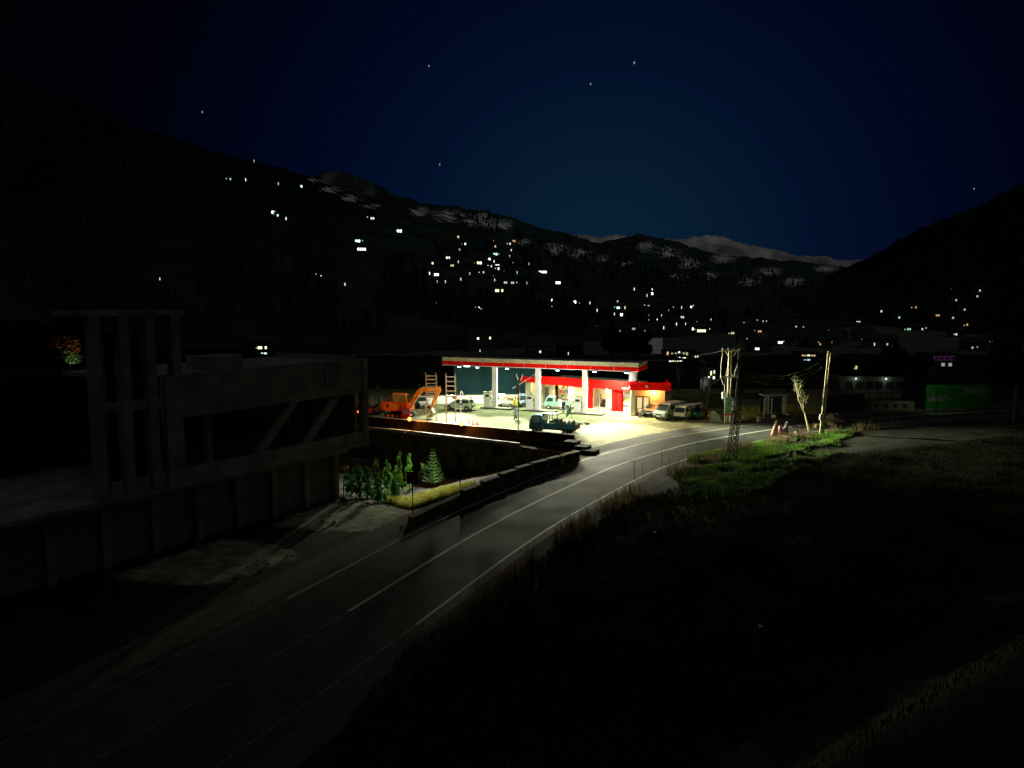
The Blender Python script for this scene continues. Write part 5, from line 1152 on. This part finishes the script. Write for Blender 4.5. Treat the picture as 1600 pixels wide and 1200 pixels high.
# ------------------------------------------------------------------ right side: wooden pole structure, signs, mast
M_wood = mat('pale_wooden_pole', (0.62, 0.57, 0.30), .85, scale=2, noise=.3); M_ins = mat('insulator_ceramic', (.5, .5, .45), .3, noise=0)
pb = at(1134, 660.5); mm = pb.y/F; H = (660.5-545)*mm
hpz = thing('power_pole', 'tall double wooden power pole with two crossarms right of the forecourt', 'power pole', pb, 0)
for x in (.12, .42): MB().cyl((x, 0, -.3), (x, 0, H), .10, .08, 10).build('pole', M_wood, hpz)
for z, x0, x1 in ((H-.1, -.75, 1.35), (H-3.15, -.85, 1.25)):
    c = MB().box(((x0+x1)/2, -.16, z), (x1-x0, .12, .2)).build('crossarm', M_wood, hpz)
    for k in range(4): MB().lathe([(.05, 0), (.08, .05), (.05, .1), (.08, .15), (.03, .2)], 8, (x0+.1+(x1-x0-.2)*k/3, -.16, z+.1)).build('insulator', M_ins, c)
for a, b in (((-.3, -.16, H-.2), (.05, -.1, H-.75)), ((.95, -.16, H-.2), (.6, -.1, H-.75))): MB().bar(a, b, .06, .06).build('brace', M_wood, hpz)
M_wire = mat('jumper_wire', (.45, .45, .40), .5, noise=0)
for pts in ([(-.65, -.2, H-.2), (-.85, -.3, H-2), (-.8, -.2, H-3), (-.45, -.2, H-4.1)], [(1.15, -.2, H-.2), (1.05, -.3, H-1.6), (.75, -.3, H-3.1)], [(1.3, -.2, H-.5), (1.0, -.3, H-2.0), (.4, -.3, H-3.2), (.3, -.2, H-5)], [(.1, -.25, H-1.5), (-.3, -.3, H-3.1), (-.35, -.2, H-5.4)], [(1.1, -.2, H-.3), (1.1, -.3, H-3.0), (.9, -.2, H-6.2), (.8, -.2, 1)]):
    MB().path(pts, .028, 5).build('jumper_cable', M_wire, hpz)
MB().box((-.35, -.2, H-5.3), (.5, .4, .75)).build('transformer', M_ins, hpz, bevel=.05)
# long green and red banner sign
sg = thing('banner_sign', 'tall narrow pale green banner sign with red foot on the power pole', 'sign', at(1135, 661)+Vector((0, -.45, 0)), 0)
m_ = mm; b0 = (661-655)*m_; MB().box((.0, 0, (661-632)*m_), (.85, .06, 27*m_)).build('green_panel', mat('sign_pale_green', (.42, .60, .38), .6, scale=3, col2=(.2, .4, .2)), sg)
MB().box((0, 0, (661-647)*m_), (.85, .065, 2.4*m_)).build('red_panel', M_redp, sg)
for k in range(7): MB().box((.02, -.045, (661-620-3.4*k)*m_), (.36+.1*math.sin(k*2.1), .02, .12)).build('sign_character', mat('sign_ink_green', (.05, .2, .08), .7), sg)
for x in (-.32, .3): MB().cyl((x, .06, 0), (x, .06, 20*m_), .04, n=6).build('leg', M_wp, sg)
bs_ = thing('blue_sign', 'small blue and white sign on a white post beside the banner', 'sign', at(1145, 662)+Vector((0, -.2, 0)), 0)
MB().box((0, 0, 34*m_), (.75, .06, 13*m_)).build('blue_panel', mat('sign_blue', (.10, .28, .50), .5, scale=2), bs_); MB().box((0, -.045, 32.5*m_), (.5, .02, 7*m_)).build('white_panel', M_wp, bs_)
MB().lathe([(.13, -.01), (.13, .01)], 12).build('sign_mark', M_black, bs_).matrix_local = Matrix.Translation((0.02, -.07, 33*m_)) @ Matrix.Rotation(R(90), 4, 'X')
MB().box((0, 0, 24*m_), (.55, .05, 5*m_)).build('lower_plate', M_wp, bs_); MB().cyl((0, .06, 0), (0, .06, 40*m_), .05, n=8).build('post', M_wp, bs_)
# lattice mast
pm = at(1141, 722); mm2 = pm.y/F; Hm = (722-556)*mm2; dxm = (1158-1141)*mm2
M_mast = mat('dark_mast_steel', (.018, .018, .018), .8, noise=0)
ms = thing('lattice_mast', 'dark slightly leaning steel lattice mast in front of the road bend', 'mast', pm, 0)
b = MB(); wb, wt = .36, .13
def mc(t, sx_, sy_): w = wb+(wt-wb)*t; return Vector((dxm*t+sx_*w, sy_*w, Hm*t))
for sx_ in (-1, 1):
    for sy_ in (-1, 1): MB().bar(mc(-.02, sx_, sy_), mc(1, sx_, sy_), .06, .06).build('leg', M_mast, ms)
for k in range(18):
    t0, t1 = k/18, (k+1)/18
    for s_ in (-1, 1):
        b.bar(mc(t0, -1, s_), mc(t1, 1, s_), .035, .035); b.bar(mc(t0, 1, s_), mc(t1, -1, s_), .035, .035); b.bar(mc(t0, s_, -1), mc(t1, s_, 1), .035, .035); b.bar(mc(t1, -1, s_), mc(t1, 1, s_), .035, .035)
b.build('lattice_bracing', M_mast, ms); MB().box((dxm, 0, Hm-.3), (1.7, .1, .1)).build('crossarm', M_pole, ms)
# right tall pole, trees, hut, rocks, stacks
pr = at(1281, 681); m3 = pr.y/F; H3 = 134*m3
rp = thing('twin_wooden_pole', 'tall leaning wooden pole pair at the grass edge, right of the road', 'power pole', pr, 0)
for dx, h_ in ((0, H3), (.26, H3*.98)): MB().cyl((dx, 0, -.3), (dx+.5, 0, h_), .12, .07, 8).build('pole', M_wood, rp)
MB().box((.9, -.1, H3-.4), (1.1, .1, .12)).build('crossarm', M_wood, rp); MB().box((.0, -.12, 2.0), (.3, .2, .6)).build('meter_box', M_ins, rp)
def cable(a, b, sag, lb, r=.02, m=M_wire, kinks=0, seed=0):
    rnd = random.Random(seed); a, b = Vector(a), Vector(b); pts = []
    for k in range(17):
        t = k/16; p = a.lerp(b, t); p.z -= sag*4*t*(1-t); p.z += rnd.uniform(-1, 1)*kinks; pts.append(p)
    o = MB().path(pts, r, 4).build('overhead_cable', m); tag(o, lb, 'cable', 'overhead cables'); return o
M_ivy = mat('greenish_cable', (.35, .55, .25), .8, noise=.3)
mt = pm+Vector((dxm, 0, 0))
for k, (za, zb, sg_, lb) in enumerate(((545-0, 575, 1.3, 'topmost drooping cable between lattice mast and twin pole'), (578, 577, .9, 'second drooping cable between lattice mast and twin pole'), (580, 580, 1.0, 'third drooping cable between lattice mast and twin pole'), (583, 579, 1.4, 'lowest drooping cable between lattice mast and twin pole'))):
    a = at_D(1152, max(za, 574), pm.y+.2); b_ = at_D(1284, zb-14+3*k, pr.y); cable(a, b_, sg_, lb, .03, M_ivy, .05, k)
cable(at_D(1131, 548, pb.y), at_D(930, 552, 190), 1.5, 'long faint cable running left from the power pole toward the town', .03)
cable(at_D(1131, 588, pb.y), at_D(1068, 613, 120), .5, 'short cable running down left from the power pole', .03)
cable(at_D(800, 607, 100), at_D(838, 583, 96), .1, 'thin diagonal cable between teal wall and canopy', .02)
# bare trees by the hut
def bare_tree(lb, base, top, lean, seed, leaves=None, m=M_bark, group=None):
    p = at(*base); H = (base[1]-top)*p.y/F; rnd = random.Random(seed); o = thing('bare_tree', lb, 'tree', p, 0, group)
    tr = MB(); kn = [Vector((0, 0, -.2)), Vector((lean*.35, 0, H*.4)), Vector((lean*.7, .05, H*.65)), Vector((lean, 0, H))]
    for i in range(3): tr.cyl(kn[i], kn[i+1], .11-.03*i, .08-.03*i if i < 2 else .015, 7)
    tr.build('trunk', m, o); lm = MB(); tips = []
    for k in range(11):
        t = .45+.5*k/11; s = kn[1].lerp(kn[3], (t-.4)/.6); a = rnd.random()*6.28; L = H*rnd.uniform(.12, .26); e = s+Vector((math.cos(a)*L*.5, math.sin(a)*L*.5, L)); mid = s.lerp(e, .5)+Vector((rnd.uniform(-.1, .1), 0, 0)); lm.cyl(s, mid, .03, .02, 4); lm.cyl(mid, e, .02, .008, 4); tips.append((tuple(e), .35))
        for q in range(3): f = mid+Vector((rnd.uniform(-.5, .5), rnd.uniform(-.5, .5), rnd.uniform(.2, .7))); lm.cyl(mid, f, .012, .005, 3)
    lm.build('limbs', m, o)
    if leaves: leaf_mb(tips, leaves, .10, seed=seed).build('crown', M_leafy, o)
    return o
M_leafy = mat('sparse_olive_leaves', (.16, .16, .07), .8, noise=.4)
bare_tree('leaning young tree with a pale trunk in front of the twin pole', (1266, 678), 596, -1.9, 3, 220, M_wood)
bare_tree('thin tree with drooping olive crown beside the small hut', (1243, 653), 606, .2, 5, 420)
bare_tree('leafless tree rising behind the auto rickshaw', (1094, 640), 560, .4, 6, 0); bare_tree('leafless tree behind the annex roof end', (1062, 632), 578, -.3, 7, 0)
bare_tree('slim bare sapling right of the white minibus', (1103, 652), 590, .5, 9, 0)
# hut
ph = at(1195, 652); mh = ph.y/F
hu = thing('roadside_hut', 'small dark open hut with pale corner posts beyond the road', 'hut', ph, R(4))
Wd = 34*mh; Hh = 30*mh
MB().box((Wd/2, 1.5, Hh/2+.3), (Wd, .12, Hh-.2)).build('back_wall', M_bd, hu)
for x, w_ in ((.25, .45), (Wd-.2, .42)): MB().box((x, 0, Hh/2+.25), (w_, .1, Hh-.1)).build('side_panel', mat('pale_board', (.50, .56, .42), .8, scale=2), hu)
for x in (-.2, .75): MB().cyl((x, -.15, 0), (x, -.15, Hh), .04, n=6).build('post', M_wp, hu)
MB().box((Wd/2, .75, Hh+.35), (Wd+.3, 1.9, .12)).build('roof', M_bc, hu); MB().box((Wd/2, .7, .12), (Wd, 1.6, .3)).build('floor', M_bd, hu)
tb_ = at(1213, 640)+Vector((0, 6, 0)); o = thing('round_tree', 'low round olive tree just behind the small hut', 'tree', tb_, 0)
leaf_mb([((-.7, 0, 2.8), .9), ((.3, 0, 3.2), 1.0), ((1.0, 0, 2.9), .7)], 1300, .16, .7, 8).build('crown', M_leafy, o); MB().cyl((0, 0, 0), (0, 0, 2.8), .14, .08).build('trunk', M_bark, o)
# white roadside blocks
for px, py, w_, h_, lb in ((1186, 659, 6, 8, 'white painted roadside block, nearest of three'), (1209, 653, 4, 5, 'white roadside block below the hut post'), (1231, 650.5, 4.5, 4.5, 'small white roadside block right of the hut')):
    p = at(px, py); k = p.y/F; o = MB().box((0, 0, h_*k/2), (w_*k, .35, h_*k)).build('marker_block', M_wp, bevel=.04); o.location = p; tag(o, lb, 'marker block', 'white roadside blocks')
# conical stacks and pink cloth
M_st = mat('tan_stalk_bundle', (.52, .36, .20), .9, scale=5, col2=(.25, .15, .07), stretch=(3, 3, .5)); M_st2 = mat('grey_stalk_bundle', (.42, .38, .30), .9, scale=5, col2=(.2, .17, .12), stretch=(3, 3, .5))
def stook(lb, px, py, top, w, m, lean, seed):
    p = at(px, py); k = p.y/F; H = (py-top)*k; r = w*k/2; rnd = random.Random(seed); o = thing('stalk_stack', lb, 'stalk stack', p, 0, 'stalk stacks by the road')
    b = MB(); b.lathe([(r, 0), (r*.92, H*.25), (r*.66, H*.6), (r*.36, H*.86), (r*.10, H)], 13, (0, 0, 0)); b.v = [(x+lean*z/H, y, z) for x, y, z in b.v]; b.build('bundle', m, o)
    s = MB()
    for i in range(60):
        a = rnd.random()*6.28; s.cyl((r*1.04*math.cos(a), r*1.04*math.sin(a), 0), (lean+.10*math.cos(a), .10*math.sin(a), H*rnd.uniform(.85, 1.06)), .025, .012, 3)
    s.build('stalks', m, o)
stook('tall tan pointed stalk stack at the roadside, left of the pink cloth', 1209, 682.5, 657.5, 12, M_st, .25, 1); stook('paler pointed stalk stack at the roadside, right of the pink cloth', 1226, 679.5, 659, 10.5, M_st2, .2, 2)
b = MB(); b.lathe([(.32, 0), (.3, .4), (.2, .8), (.05, 1.0)], 9); o = b.build('pink_bundle', mat('pink_cloth', (.62, .25, .32), .85, noise=.3, scale=5), None, True); o.location = at(1218.5, 679.5); tag(o, 'small pink cloth bundle between the two stalk stacks', 'bundle')
def rock(lb, px, py, s, m, seed, grp='rocks by the road', sink=.1):
    rnd = random.Random(seed); b = MB(); b.sphere((0, 0, s*.4), s, 9, 6, .7); b.v = [(x*(1+rnd.uniform(-.25, .25)), y*(1+rnd.uniform(-.25, .25)), z*(1+rnd.uniform(-.2, .2))) for x, y, z in b.v]
    p = at(px, py); p = at(px, py, gz(p.x, p.y)); o = b.build('rock', m); o.location = (p.x, p.y, p.z-sink); tag(o, lb, 'rock', grp); return o
M_rk = mat('ochre_rock', (.42, .33, .16), .9, scale=2, noise=.5, bump=.6); M_rkd = mat('dull_rock', (.16, .14, .10), .9, scale=2, noise=.5, bump=.6)
for i, (px, py, s, lb) in enumerate(((1302, 657, .85, 'largest ochre rock right of the twin pole'), (1291, 661, .5, 'small ochre rock left of the largest one'), (1299, 664, .45, 'pale rock in front of the largest ochre rock'), (1276, 668, .6, 'ochre rock at the foot of the twin pole'), (1315, 660, .4, 'small rock right of the largest one'), (1245, 677, .3, 'low stone right of the stalk stacks'))): rock(lb, px, py, s, M_rk, i)
for i, (px, py, s, lb) in enumerate(((1233, 716, .35, 'pale stone at the left end of the eroded grass bank'), (1250, 712, .5, 'broad dull stone under the grass edge'), (1262, 708, .4, 'dull stone in the eroded bank, right of the broad one'), (1258, 722, .35, 'dull stone lower in the eroded bank'), (1240, 728, .35, 'mossy stone at the bottom of the eroded bank'), (1275, 716, .35, 'rightmost dull stone of the eroded bank'))): rock(lb, px, py, s, M_rkd, 20+i, 'stones in the eroded bank')
for i, (px, py, lb) in enumerate(((1024, 833, 'pale scrap of litter in the dark near field'), (1188, 981, 'pale scrap of litter low in the dark field'), (1230, 700, 'bright scrap of litter on the green grass'), (1208, 709, 'small bright scrap left of the eroded bank'))):
    b = MB(); rnd = random.Random(i); s_ = .16; b.sphere((0, 0, .06), s_*.7, 6, 4, .5); b.v = [(x*(1+rnd.uniform(-.4, .4)), y*(1+rnd.uniform(-.4, .4)), z) for x, y, z in b.v]; p = at(px, py); p = at(px, py, gz(p.x, p.y)+.1); o = b.build('litter', M_wp); o.location = p; tag(o, lb, 'litter', 'scraps of litter')
# things between forecourt and pole
p = at(1111, 637); o = thing('water_tank', 'round pale water tank on a dark wall left of the power pole', 'tank', (p.x, p.y+3, 1.9), 0)
MB().lathe([(.72, 0), (.75, .1), (.75, 1.5), (.6, 1.75), (.25, 1.9), (.2, 2.0)], 16).build('tank_body', mat('pale_tank', (.50, .54, .44), .5, noise=.15), o, True)
b = MB(); A = at(1040, 643)+Vector((0, 3, 0)); B = at(1215, 640)+Vector((0, 3, 0)); b.bar(A+Vector((0, 0, .95)), B+Vector((0, 0, .95)), .6, 1.9); tag(b.build('yard_wall', mat('dull_yard_wall', (.12, .12, .08), .9, scale=.8)), 'long dull yard wall behind the parked vehicles', 'wall')
p = at(1118, 659); k = p.y/F; o = thing('leaning_board', 'pale green torn board leaning left of the banner sign', 'board', p, 0)
b = MB(); b.prism([(-.6, 0), (-.65, 1.25), (-.2, 1.3), (.35, .75), (.75, 0)], -.03, .03); b.build('sheet', mat('torn_pale_green_sheet', (.42, .58, .34), .8, scale=2, col2=(.22, .34, .18)), o); MB().bar((0, .9, 0), (-.2, .05, 1.1), .05, .05).build('prop', M_wood, o)
p = at(1107.5, 658); o = thing('red_post', 'short red and white post beside the leaning board', 'post', p, 0); MB().cyl((0, 0, 0), (0, 0, 1.3), .07).build('shaft', M_redp, o); MB().cyl((0, 0, .6), (0, 0, .75), .075).build('band', M_wp, o)

# ------------------------------------------------------------------ right background: pale buildings, fence, green hoarding
M_pb = mat('pale_green_plaster', (.16, .18, .14), .85, noise=.5, scale=.7)
p = at(1332, 626); k = p.y/F
pbd = thing('pale_school_building', 'long low pale building behind the dark iron fence at right', 'building', (p.x, p.y+4, 0), R(-4))
L = 98*k; MB().box((L/2, 2, 1.6), (L, 4, 3.2)).build('wall', M_pb, pbd); MB().box((L/2, 1.8, 3.3), (L+.6, 5, .18)).build('roof', M_hr, pbd)
for j in range(6): 
    w_ = MB().box((1.2+j*L/6.2, -.02, 1.9), (1.1, .08, 1.1)).build('window', M_frame, pbd); MB().box((1.2+j*L/6.2, -.07, 1.9), (.9, .04, .9)).build('pane', M_glassd, w_)
wt = glow('dim_lit_wall_lamp', (.85, 1, .8), 3); 
for j in (1, 4):
    MB().sphere((.6+j*L/6.2, -.25, 2.85), .1).build('wall_lamp', wt, pbd); lamp('POINT', 'wall_light', (.6+j*L/6.2, -.5, 2.75), 8, (.85, 1, .85), pbd, .1)
ff = thing('iron_fence', 'dark post and rail fence before the pale building', 'fence', at(1325, 633), math.atan2((at(1440, 632)-at(1325, 633)).y, (at(1440, 632)-at(1325, 633)).x)); Lf = (at(1440, 632)-at(1325, 633)).length
for j in range(8): MB().cyl((Lf*j/7, 0, 0), (Lf*j/7, 0, 1.9), .06, n=6).build('post', M_black, ff)
for z in (.9, 1.7): MB().box((Lf/2, 0, z), (Lf, .05, .06)).build('rail', M_black, ff)
p0, p1 = at(1446, 641), at(1546, 640); gh = thing('green_hoarding', 'tall bright green painted hoarding wall with faded white lettering', 'hoarding', p0, math.atan2((p1-p0).y, (p1-p0).x)); Lg = (p1-p0).length; k = p0.y/F
M_green = mat('painted_green_wall', (.02, .30, .012), .7, noise=.35, scale=.8, col2=(.012, .17, .008)); M_fade = mat('faded_white_paint', (.30, .33, .26), .85, noise=.4, scale=2)
MB().box((Lg/2, 0, 20*k), (Lg, .25, 40*k)).build('wall', M_green, gh); MB().box((Lg*.78, -.14, 30*k), (Lg*.42, .02, 11*k)).build('faded_patch', M_fade, gh)
lt = MB(); rnd = random.Random(12)
for j, (x, w_, h_) in enumerate(((.05, .5, .5), (.10, .22, 1.2), (.15, .5, .45), (.20, .2, .9), (.24, .6, .4), (.30, .24, 1.0), (.335, .5, .3), (.37, .2, .5))): lt.box((Lg*x, -.14, 16*k+h_*.3), (w_, .02, h_))
lt.build('faded_lettering', M_fade, gh); MB().box((Lg*.3, -.135, 1.2*k), (Lg*.6, .02, 2.4*k)).build('pale_base', M_fade, gh)
o = thing('flood_lamp_post', 'small lamp post lighting the green hoarding', 'lamp post', at(1462, 650), 0); MB().cyl((0, 0, 0), (0, 0, 3.4), .05).build('post', M_black, o); MB().box((0, .12, 3.4), (.35, .3, .12)).build('lamp_head', M_black, o)
lamp('SPOT', 'hoarding_light', (0, .3, 3.35), 75, (.9, 1, .75), o, .1, (.35, 1, -.25), 150, .8)
# stone wall & concrete trough right of the twin pole
b = MB(); A = at(1286, 645); B = at(1348, 641); b.bar(A+Vector((0, 0, 1.1)), B+Vector((0, 0, 1.1)), .5, 2.2); tag(b.build('stone_wall', mat('grey_violet_stone', (.10, .10, .11), .95, scale=1.2, noise=.5)), 'dim grey stone wall right of the twin pole', 'wall')
p = at(1361, 640.5); o = thing('concrete_trough', 'long pale concrete trough with dark holes, left of the green hoarding', 'trough', p, 0); L = 68*p.y/F; MB().box((L/2, .4, .55), (L, .8, 1.1)).build('body', mat('trough_concrete', (.26, .25, .17), .9, scale=1, noise=.4), o)
for j in range(4): MB().box((L*(.12+.22*j), -.02, .55), (.6, .05, .5)).build('opening', M_black, o)
# distant lit row and tower block in the valley town
def townblock(lb, px, py, w, h, lits, mw, D=None, name='town_building', dim=1.0):
    p = at(px, py) if D is None else at_D(px, py, D); k = p.y/F; o = thing(name, lb, 'building', (p.x, p.y, 0), 0, 'buildings of the valley town')
    zt = p.z+h*k if D else h*k; MB().box((w*k/2, 3, zt/2-.5), (w*k, 6, zt+1)).build('wall', mw, o); MB().box((w*k/2, 3, zt+.08), (w*k+.6, 6.6, .2)).build('roof', M_hr, o)
    for (x, z, ww, hh, c, e) in lits:
        zz = (p.z if D else 0)+z*k
        w_ = MB().box((x*k, -.02, zz), (ww*k+.15, .1, hh*k+.15)).build('window', M_frame, o); MB().box((x*k, -.09, zz), (ww*k, .05, hh*k)).build('pane', glow(f'town_pane_{c}_{e}', LC[c][1], e*dim), w_)
M_dk = mat('dim_town_wall', (.10, .095, .085), .9, scale=.4, noise=.4)
townblock('square pale concrete tower block above the annex roof', 1013, 556, 22, 29, [(3, 2, 3, 2, 'w', .4), (16, 2, 6, 2, 'y', .5)], mat('pale_tower_concrete', (.30, .28, .25), .9, scale=.3, noise=.3), 210)
townblock('long warm lit bazaar building, upper row of lights', 1040, 559, 50, 10, [(3, 7, 2, 5, 'o', 1.2), (10, 6, 3, 4, 'y', .35), (16, 6, 3, 5, 'y', .3), (21, 9, 2.5, 3, 'w', 2.0), (28, 6, 3, 5, 'o', .5), (33, 6, 3, 5, 'y', .5), (38, 6, 1.6, 6, 'y', 1.6), (44, 6, 2.4, 4, 'y', .35)], M_dk)
townblock('brightly lit low shopfront under the bazaar building', 1043, 569, 24, 7, [(4, 3.5, 3.5, 4, 'w', 1.4), (8, 4, 3, 3.5, 'y', 1.2), (12, 3.5, 3, 4, 'o', 1.0), (16, 3.5, 2, 3.5, 'w', 2), (20.5, 4, 4, 3, 'w', 1.6)], M_dk)
townblock('lit stall front between the bazaar rows', 1055, 563, 20, 6, [(5, 3, 6, 4, 'w', 2.2), (14, 3, 5, 3.5, 'y', 1.8)], M_dk)
townblock('small house with twin thin lamps left of the bazaar end', 1084, 562, 10, 10, [(2.5, 4, 1.6, 5, 'w', 1.3), (6, 4, 1.6, 5, 'y', 1.1)], M_dk)
townblock('two storey house with four bright windows left of the power pole', 1104, 598, 15, 24, [(3.5, 8, 3, 4, 'w', 1.8), (11, 8, 3, 4, 'w', 1.8), (6.5, 15, 2.4, 7, 'y', 1.2), (11.5, 17, 2, 5, 'w', 1.2)], M_dk)
townblock('row of small orange and violet lit stalls above the drooping cables', 1250, 560, 26, 8, [(4, 4, 3, 3, 'o', .9), (8, 4, 2.5, 3, 'o', .7), (13, 4, 4, 4, 'w', 1.2), (18, 4, 3, 3, 'o', .8), (22, 4, 3, 3, 'o', .9)], M_dk)
townblock('low house with two bluish windows under the orange stalls', 1255, 567, 12, 7, [(2, 4, 2, 3, 'b', 1.0), (8, 4, 5, 3.5, 'b', .9)], M_dk)
townblock('house with one dull yellow window right of the twin pole', 1328, 582, 16, 14, [(7, 8, 8, 5, 'y', .55)], M_dk)
townblock('low house with dim window row under the left mountain', 404, 560, 60, 10, [(6, 7.5, 3, 3, 'g', 1.5), (11, 7.5, 4, 3, 'w', 1.6)], M_dk)
M_pur = glow('violet_neon', (.55, .15, .6), .08)
p = at(1505, 600); k = p.y/F; o = thing('neon_shop', 'small shop with violet outlined lit windows above the green hoarding', 'shop', (p.x, p.y+10, 0), 0); k = (p.y+10)/F
MB().box((20*k, 3, 20*k), (44*k, 6, 40*k)).build('wall', M_dk, o)
for j in range(4):
    x = (5+8.5*j)*k; w_ = MB().box((x, -.05, 32*k), (6*k, .1, 7*k)).build('window', M_pur, o); MB().box((x, -.12, 32*k), (4*k, .06, 5*k)).build('pane', mat('dim_pane', (.08, .07, .10), .3, noise=0), w_)
for j in range(2): MB().box(((17+11*j)*k, -.05, 22*k), (5*k, .08, 5*k)).build('lower_pane', glow('dim_pale_pane', (.8, .9, .7), .35), o)
# dark tree masses
def dark_tree(lb, px, base_py, top, w, seed, D=None, n=2600, m=M_leafd):
    p = at(px, base_py); k = p.y/F; H = (base_py-top)*k; r = w*k/2; rnd = random.Random(seed); o = thing('dark_tree', lb, 'tree', p, 0, 'dark trees around the town')
    bl = [((rnd.uniform(-.6, .6)*r, rnd.uniform(-.5, .5)*r, H*rnd.uniform(.42, .88)), r*rnd.uniform(.3, .55)) for _ in range(9)]+[((0, 0, H*.6), r*.6)]
    leaf_mb(bl, n, .05*r+.22, 1.0, seed).build('crown', m, o); t = MB(); t.cyl((0, 0, -.5), (0, 0, H*.6), .3, .15, 8)
    for c, q in bl[:6]: t.cyl((0, 0, H*.35), c, .12, .04, 5)
    t.build('trunk', M_bark, o)
for a in (('black tree clump under the bright town cluster', 968, 566, 512, 60, 31), ('black tree left of the square tower block', 1000, 568, 520, 40, 32), ('wide black tree over the pale building', 1390, 612, 545, 80, 33), ('tall black tree right of the pale building', 1432, 616, 556, 46, 34),
          ('black tree behind the twin pole', 1312, 606, 560, 36, 35), ('great black tree at the right edge over the hoarding end', 1585, 660, 520, 95, 36), ('dark tree behind the lattice mast', 1180, 606, 560, 44, 37), ('dark tree behind the small hut', 1230, 612, 566, 40, 38), ('dark tree left of the teal wall', 655, 612, 560, 60, 39), ('dark tree behind the tractor', 590, 612, 566, 44, 40)):
    dark_tree(*a)
for i, (px, py) in enumerate(((566, 622), (579, 620), (600, 621), (607, 624))):
    p = at_D(px, py, 118); o = thing('yard_lamp', ['leftmost small white yard lamp beyond the tractor', 'brightest white yard lamp above the tractor', 'white yard lamp above the motorcycles', 'small white yard lamp nearest the digger cab'][i], 'lamp', (p.x, p.y, 0), 0, 'small yard lamps')
    MB().cyl((0, 0, 0), (0, 0, p.z-.1), .05, n=6).build('post', M_pole, o); MB().box((0, 0, p.z), (.26, .2, .55)).build('lamp_head', glow('yard_lamp_glass', (.9, 1, .95), 1.6), o)

for k in ('green_leaves', 'orange_flowers', 'bright_shrub_leaves', 'teal_shrub_leaves', 'conifer_needles', 'yellow_leaves', 'dry_yellow_grass', 'fresh_green_grass', 'dull_green_grass', 'dull_field_weeds', 'dry_brown_stalks', 'sparse_olive_leaves', 'dark_leaves'):
    leafy(MATS[k])
